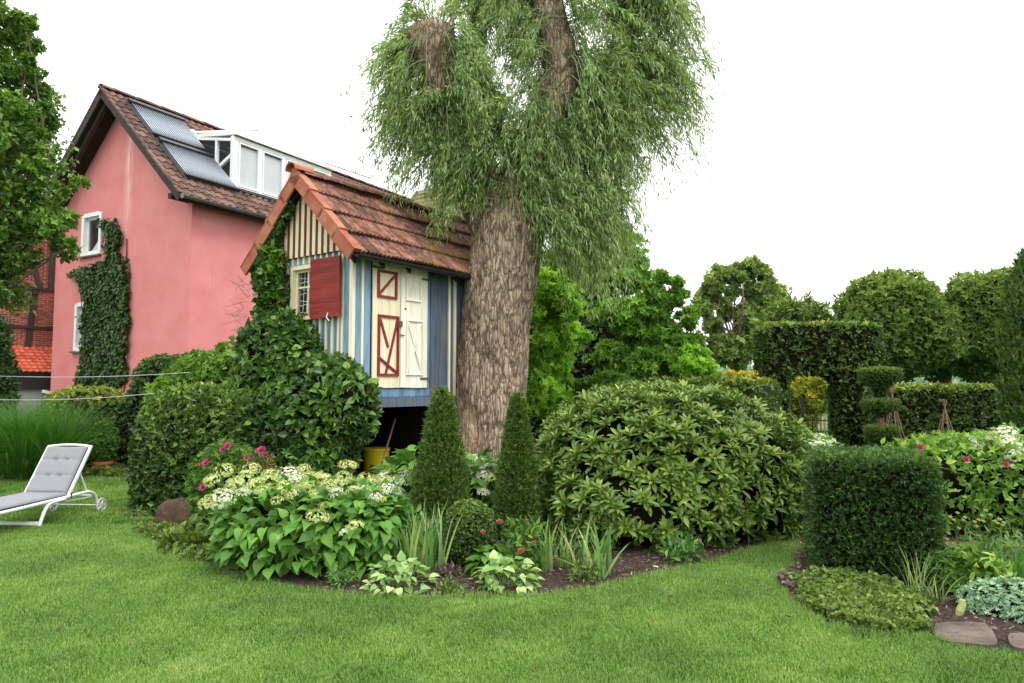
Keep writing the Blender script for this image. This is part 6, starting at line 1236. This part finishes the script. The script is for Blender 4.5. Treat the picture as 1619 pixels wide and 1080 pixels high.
a = G(1478, 862, .14); b_ = a + np.array([2.0, -.12, 0]); o = part('edging_log', Geo().beam(a - (0, 0, .06), b_ - (0, 0, .06), .16, .15), 'timber_log'); tag(o, 'reddish timber log edging the raised bed at right', 'timber edging')

# lawn edging strip
g = Geo(); ep = smooth_poly(gp((1262, 888), (1240, 905), (1235, 925), (1242, 948), (1262, 968)), k=5)[:20]; g.tube([(p[0], p[1], .01) for p in ep], .012, 5); o = part('bed_edging', g, 'black_iron'); tag(o, 'dark curved metal edging round the left tip of the right bed', 'edging')
# yellow tubs and pole under the playhouse
tb = thing('yellow_tub', 'tall yellow plastic tub standing in the store under the playhouse', 'tub', (*PY(595, 740, 10.4)[:2], 0), 0, 'yellow tubs')
cx, cy = tb.location.x, tb.location.y; zt_ = PY(595, 708, 10.4)[2]; part('body', Geo().tube([(cx, cy, 0), (cx, cy, zt_ - .04)], [.16, .19], 24), 'yellow_plastic', tb, smooth=False); part('rim', Geo().tube([(cx, cy, zt_ - .039), (cx, cy, zt_)], .2, 24), 'yellow_plastic', tb)
part('dent', Geo().tube([(cx + .0, cy - .165, .35), (cx + .02, cy - .185, .45)], [.05, .06], 10), 'aged_brass', tb)
y2 = PY(640, 745, 9.9); o = part('yellow_crate', Geo().box((y2[0] - .3, 9.7, 0), (y2[0] + .28, 10.1, y2[2])), 'yellow_plastic'); tag(o, 'low yellow crate beside the tall tub under the playhouse', 'crate', 'yellow tubs')
o = part('wooden_pole', Geo().tube([PY(598, 752, 9.9), PY(625, 662, 10.2)], .014, 8), 'stake_wood'); tag(o, 'thin wooden pole leaning in front of the yellow tub', 'pole')
# flower pot at the back of the lawn
px_, py_ = -7.35, 12.6; pt = thing('flower_pot', 'terracotta pot with a green bush at the back of the lawn', 'plant pot', (px_, py_, 0)); part('pot', Geo().tube([(px_, py_, 0), (px_, py_, .2), (px_, py_, .201), (px_, py_, .25)], [.12, .16, .18, .185], 20), 'terra_pot', pt)
g = Geo(); clothe(g, [Blob((px_, py_, .6), (.24, .24, .4), 2, 0, .1)], 900, CL5, .07, thick=.15); g.tube([(px_, py_, .2), (px_, py_, .5)], .015, 5); part('foliage', g, 'maple_leaf', pt, kind='stuff')
bushy('perennial', 'low pale green plant at the back bed, left of the lounger backrest', 'perennial', (-9.35 + .9, 12.0), .22, .3, 160, [T_ov(.7)], .14, 'fern_leaf')
# washing lines
for y0, y1, x1_, lab in ((592, 589, 300, 'upper thin washing line across the left of the garden'), (630, 622, 246, 'lower thin washing line across the left of the garden')):
    a = PY(-60, y0 + 1, 9.6); b_ = PY(x1_, y1, 11.4); o = part('washing_line', Geo().tube([a * (1 - t) + b_ * t - np.array([0, 0, .05 * math.sin(math.pi * t)]) for t in np.linspace(0, 1, 14)], .0045, 5, False), 'pale_wire'); tag(o, lab, 'washing line', 'washing lines')

# sun lounger
LO = np.array([-5.34, 7.55, 0]); lg_ = thing('sun_lounger', 'white tubular sun lounger with grey quilted cushion and raised back, on the lawn', 'sun lounger', tuple(LO), rad(-4))
LP = lambda n, g, m, p=lg_, **k: part(n, g, m, p, local=True, **k); Wd = .58
def arc(pts, k=4):
    return smooth_poly(pts, k=k)[:(len(pts) - 1) * k + 1]
def tubes(pts, r=.017, seg=10): return Geo().tube(smooth3(pts), r, seg)
def smooth3(pts, k=5):
    pts = np.array(pts, float); n = len(pts); out = []
    for i in range(n - 1):
        p0, p1, p2, p3 = pts[max(i - 1, 0)], pts[i], pts[i + 1], pts[min(i + 2, n - 1)]
        for t in np.linspace(0, 1, k, endpoint=False): out.append(.5 * ((2 * p1) + (-p0 + p2) * t + (2 * p0 - 5 * p1 + 4 * p2 - p3) * t * t + (-p0 + 3 * p1 - 3 * p2 + p3) * t ** 3))
    return np.array(out + [pts[-1]])
for sx_ in (0, -Wd): 
    LP('side_rail', tubes([(sx_, -.28, .27), (sx_, .0, .27), (sx_, .4, .275), (sx_, .75, .28), (sx_, 1.1, .29), (sx_, 1.22, .28), (sx_, 1.32, .22), (sx_, 1.37, .12)], .019), 'metal_white', smooth=True)
    LP('leg', tubes([(sx_ + .005, .78, .265), (sx_ + .006, .55, .255), (sx_ + .006, .47, .21), (sx_ + .006, .40, .08), (sx_ + .006, .37, .0)], .019), 'metal_white', smooth=True)
    w = LP('wheel', Geo().tube([(sx_ + (.02 if sx_ == 0 else -.045), 1.40, .09), (sx_ + (.045 if sx_ == 0 else -.02), 1.40, .09)], .03, 14), 'tyre_grey'); cxw = sx_ + (.033 if sx_ == 0 else -.033)
    part('tyre', Geo().tube([(cxw, 1.40 + .082 * math.cos(a), .09 + .082 * math.sin(a)) for a in np.linspace(0, 2 * math.pi, 25)], .010, 8, False), 'tyre_grey', w, local=True)
    for k in range(5): a = k * 1.257; part('spoke', Geo().beam((cxw, 1.40, .09), (cxw, 1.40 + .08 * math.cos(a), .09 + .08 * math.sin(a)), .012, .016, (1, 0, 0)), 'metal_white', w, local=True)
LP('cross_bar', Geo().beam((-Wd + .02, .385, .055), (-.012, .385, .055), .045, .035), 'metal_white'); LP('cross_bar', Geo().tube([(-Wd + .02, 1.30, .225), (-.02, 1.30, .225)], .012, 8), 'metal_white'); LP('axle', Geo().tube([(-Wd - .02, 1.40, .09), (.02, 1.40, .09)], .008, 8), 'metal_white'); LP('seat_end_tube', Geo().tube([(-Wd, -.28, .27), (0, -.28, .27)], .019, 10), 'metal_white')
LP('side_strut', Geo().tube([(-.02, .7, .235), (-.02, 1.32, .21)], .009, 6), 'metal_white')
bt, bz_ = rad(56), .65; by0, bz0 = .86, .30
bf = lambda s, x, up=0: (x, by0 + s * math.cos(bt) - up * math.sin(bt), bz0 + s * math.sin(bt) + up * math.cos(bt))
for sx_ in (-.015, -Wd + .015): LP('back_frame', Geo().beam(bf(-.02, sx_), bf(bz_, sx_), .03, .028, (0, -math.sin(bt), math.cos(bt))), 'metal_white')
LP('back_frame_top', tubes([bf(bz_, -.002), bf(bz_ + .02, -.15), bf(bz_ + .026, -Wd / 2), bf(bz_ + .02, -Wd + .15), bf(bz_, -Wd + .002)], .016), 'metal_white', smooth=True); LP('back_strut', Geo().tube([bf(.35, -.05), (-.05, 1.24, .27)], .011, 8), 'metal_white'); LP('back_strut', Geo().tube([bf(.35, -Wd + .05), (-Wd + .05, 1.24, .27)], .011, 8), 'metal_white')
def pad(f, s0, s1, x0, x1, th_, tufts, nu=34, nv=44):
    """quilted cushion: f(s, x, up) -> point"""
    g = Geo(); V = []
    for top in (1, 0):
        for j in range(nv + 1):
            for i in range(nu + 1):
                u, v = i / nu, j / nv; e = min(1, min(u, 1 - u) * nu / 2.2) ** .5 * min(1, min(v, 1 - v) * nv / 2.2) ** .5; h = th_ * (.35 + .65 * e)
                if top:
                    for (tu, tv, amp) in tufts: h -= th_ * .62 * amp * math.exp(-(((u - tu) * (x1 - x0)) ** 2 + ((v - tv) * (s1 - s0)) ** 2) / .0009)
                    for tv in {t[1] for t in tufts}: h -= th_ * .2 * math.exp(-((v - tv) * (s1 - s0)) ** 2 / .0004)
                    h += th_ * .12 * math.sin(u * 9 + v * 13) * .3
                V.append(f(s0 + (s1 - s0) * v, x0 + (x1 - x0) * u, h if top else 0.0))
    m = (nu + 1) * (nv + 1); F = []
    for j in range(nv):
        for i in range(nu): a = j * (nu + 1) + i; F.append((a, a + 1, a + nu + 2, a + nu + 1)); F.append((m + a, m + a + nu + 1, m + a + nu + 2, m + a + 1))
    for i in range(nu): F.append((i, m + i, m + i + 1, i + 1)); a = nv * (nu + 1) + i; F.append((a, a + 1, m + a + 1, m + a))
    for j in range(nv): a = j * (nu + 1); F.append((a, a + nu + 1, m + a + nu + 1, m + a)); a += nu; F.append((a, m + a, m + a + nu + 1, a + nu + 1))
    return g.add(V, None, F)
tf = [(u, v, 1) for v in (.36, .70) for u in (.36, .64)]
cu = LP('back_cushion', pad(lambda s, x, up: bf(s, x, .014 + up), .0, bz_ - .02, -Wd + .035, -.035, .05, tf), 'cushion_grey', smooth=True)
sf = lambda s, x, up: (x, s, .292 + up); LP('seat_cushion', pad(sf, -.30, .86, -Wd + .02, -.02, .045, [(u, v, 1) for v in (.3, .62) for u in (.36, .64)]), 'cushion_grey', smooth=True)
LP('cushion_piping', Geo().tube([(-Wd + .02, -.30, .298), (-.018, -.30, .298), (-.016, .86, .298)], .007, 6), 'cushion_edge'); LP('cushion_piping', Geo().tube([bf(.0, -.034, .02), bf(bz_ - .02, -.034, .02)], .006, 6), 'cushion_edge'); LP('cushion_strap', Geo().tube([(.02, .86, .26), (.022, .86, .33)], .008, 6), 'cushion_edge')
LP('seat_slats', Geo().box((-Wd + .02, -.27, .272), (-.02, .84, .284)), 'metal_white')

# ================================================================== LAWN GRASS (instances through geometry nodes) AND BED LITTER
def tuft(seed, n, h, r):
    g = Geo(); st = RNG.bit_generator.state; rr = np.random.default_rng(seed)
    a = rr.uniform(0, 6.28, n); q = r * np.sqrt(rr.uniform(0, 1, n)); b = rr.uniform(0, 6.28, n); l = h * rr.uniform(.55, 1.2, n); w = rr.uniform(.0018, .0032, n); lean = np.abs(rr.normal(0, .45, n))
    B0 = np.stack([q * np.cos(b), q * np.sin(b), np.zeros(n) - .004], 1); d = np.stack([np.cos(a), np.sin(a), np.zeros(n)], 1); s = np.stack([-np.sin(a), np.cos(a), np.zeros(n)], 1)
    m1 = B0 + d * (l * .35 * np.sin(lean))[:, None] + np.array([0, 0, 1.]) * (l * .6)[:, None]; t = m1 + d * (l * .6 * np.sin(lean + .4))[:, None] + np.array([0, 0, 1.]) * (l * .4 * np.cos(lean))[:, None]
    V = np.stack([B0 - s * w[:, None], B0 + s * w[:, None], m1 + s * w[:, None] * .8, m1 - s * w[:, None] * .8, t], 1).reshape(-1, 3); i = np.arange(n)[:, None] * 5
    g.add(V, i + np.array([3, 2, 4]), i + np.array([0, 1, 2, 3]), np.repeat(rr.uniform(0, .85, n), 5)); return g
tufts_ = [tuft(k, 56, .036, .075) for k in range(4)]
tobs = []
for k, g in enumerate(tufts_): me = g.mesh('grass_tuft', 'grass'); tobs.append(bpy.data.objects.new('grass_tuft', me))
def on_lawn(Q):
    q3 = np.stack([Q[:, 0], Q[:, 1], Q[:, 0] * 0], 1); J = np.stack([fbm(q3 * 7, 2, 21), fbm(q3 * 7, 2, 22)], 1) * .05
    return ~(inpoly(Q + J, BED) | inpoly(Q + J, BED2) | inpoly(Q + J, BED3))
def frustum_pts(n, y0, y1, m=.62):
    Y = np.sqrt(U(n, y0 ** 2, y1 ** 2)); X = U(n, -1, 1) * (Y * .76 + .5); return np.stack([X, Y], 1)
Q = np.vstack([frustum_pts(26000, 3.0, 8), frustum_pts(13000, 8, 16), frustum_pts(5000, 16, 30)]); Q = Q[on_lawn(Q)]; m = len(Q); dist = np.linalg.norm(Q, axis=1)
me = bpy.data.meshes.new('lawn_grass'); me.vertices.add(m); me.vertices.foreach_set('co', np.stack([Q[:, 0], Q[:, 1], np.zeros(m)], 1).astype(np.float32).ravel())
for nm, ty_, vals in (('rz', 'FLOAT', U(m, 0, 6.28)), ('sc', 'FLOAT', U(m, .75, 1.2) * np.interp(dist, [4, 9, 16, 30], [.85, 1.25, 1.7, 2.6])), ('ix', 'INT', RNG.integers(0, 4, m))):
    a_ = me.attributes.new(nm, ty_, 'POINT'); a_.data.foreach_set('value', vals.astype(np.float32 if ty_ == 'FLOAT' else np.int32))
lo = bpy.data.objects.new('lawn_grass', me); COL.objects.link(lo); tag(lo, 'short mown green grass covering the lawn', 'grass', kind='stuff')
ng = bpy.data.node_groups.new('grass_on_lawn', 'GeometryNodeTree'); ng.interface.new_socket('Geometry', in_out='INPUT', socket_type='NodeSocketGeometry'); ng.interface.new_socket('Geometry', in_out='OUTPUT', socket_type='NodeSocketGeometry')
NN = ng.nodes.new; LL = ng.links.new; gi = NN('NodeGroupInput'); go = NN('NodeGroupOutput'); ip = NN('GeometryNodeInstanceOnPoints'); g2i = NN('GeometryNodeGeometryToInstance')
m2p = NN('GeometryNodeMeshToPoints'); LL(gi.outputs[0], m2p.inputs[0])
for o in reversed(tobs):
    oi_ = NN('GeometryNodeObjectInfo'); oi_.inputs['Object'].default_value = o; oi_.inputs['As Instance'].default_value = True; LL(oi_.outputs['Geometry'], g2i.inputs[0])
def attr(n, t): a = NN('GeometryNodeInputNamedAttribute'); a.data_type = t; a.inputs[0].default_value = n; return a.outputs['Attribute']
cb_ = NN('ShaderNodeCombineXYZ'); LL(attr('rz', 'FLOAT'), cb_.inputs[2]); LL(m2p.outputs[0], ip.inputs['Points']); LL(g2i.outputs[0], ip.inputs['Instance']); ip.inputs['Pick Instance'].default_value = True
LL(attr('ix', 'INT'), ip.inputs['Instance Index']); LL(cb_.outputs[0], ip.inputs['Rotation']); LL(attr('sc', 'FLOAT'), ip.inputs['Scale']); LL(ip.outputs[0], go.inputs[0]); md = lo.modifiers.new('grass', 'NODES'); md.node_group = ng
# longer grass along the bed edges, seed stalks
g = Geo(); edge = smooth_poly(BED[:19], k=8)[:-16]
for p in np.vstack([edge, smooth_poly(BED2[:9], k=8)[:-14]]):
    for _ in range(7): q = p + RNG.normal(size=2) * .035; blades(g, (q[0], q[1], 0), 5, .075, .004, .35, .4, 3, .03, (.1, .9))
for x, y in ((1075, 1005), (1035, 985), (1195, 1010), (985, 1040), (1255, 880), (1262, 870), (905, 1000), (60, 900)): q = G(x, y); blades(g, (q[0], q[1], 0), 9, .17, .003, .3, .5, 5, .04, (.6, 1))
o = part('edge_grass', g, 'grass', kind='stuff'); tag(o, 'longer grass blades along the bed edges', 'grass')
# mulch chips
g = Geo(); n = 9000
Q = np.vstack([np.stack([U(n, -1.6, 3.2), U(n, 5.2, 7.5)], 1), np.stack([U(4000, 2.0, 5), U(4000, 4.4, 6.2)], 1)]); Q = Q[inpoly(Q, BED) | inpoly(Q, BED2)]; m = len(Q)
V, f3, f4 = (np.array([(-.5, 0, 0), (.5, 0, 0), (.42, 1, .06), (-.4, 1, .1)]), [], [(0, 1, 2, 3)]); V = V * (.3, 1, 1)
D = rn(m) * (1, 1, .25); scatter(g, (V, f3, f4), np.stack([Q[:, 0], Q[:, 1], U(m, .014, .035)], 1), D, rn(m) * .3 + (0, 0, 1), U(m, .008, .026) * (1 + (U(m) > .93)), U(m))
o = part('bark_chips', g, leafmat('chips', ['#3a2a20', '#5f4a3c', '#8f7c6a', '#b8a894'], .9, 0, .1, pos=[0, .5, .85, 1], gain=False), kind='stuff'); tag(o, 'loose bark and straw chips on the beds', 'mulch')
# fallen leaves on the lawn
fl_ = [((98, 994), 'brown fallen leaf at the far left of the lawn foreground', 1), ((199, 1021), 'orange fallen leaf near the lower left corner of the lawn', 1.1), ((685, 998), 'pale curled fallen leaf on the middle of the lawn', 1.2), ((1250, 977), 'brown fallen leaf beside the curved edging of the right bed', 1.4), ((130, 888), 'tan fallen leaf on the lawn in front of the sun lounger', 1), ((168, 839), 'small pale fallen leaf on the lawn by the lounger wheel', 1), ((1060, 940), 'small pale fallen leaf in front of the rhododendron', .8), ((1215, 930), 'small brown fallen leaf just left of the right bed', .8), ((855, 1060), 'brown fallen leaf at the bottom centre of the lawn', .8)]
for i, ((x, y), lab, s) in enumerate(fl_):
    q = G(x, y, .035); g = Geo(); V, f3, f4 = T_ov(.7, .16, -.2); g.add(V * .042 * s, f3, f4, random.uniform(.2, 1)); o = part('fallen_leaf', g, 'dry_leaf'); o.location = q; o.rotation_euler = (random.uniform(-.4, .4), random.uniform(-.3, .5), random.uniform(0, 6)); tag(o, lab, 'leaf', 'fallen leaves on the lawn')
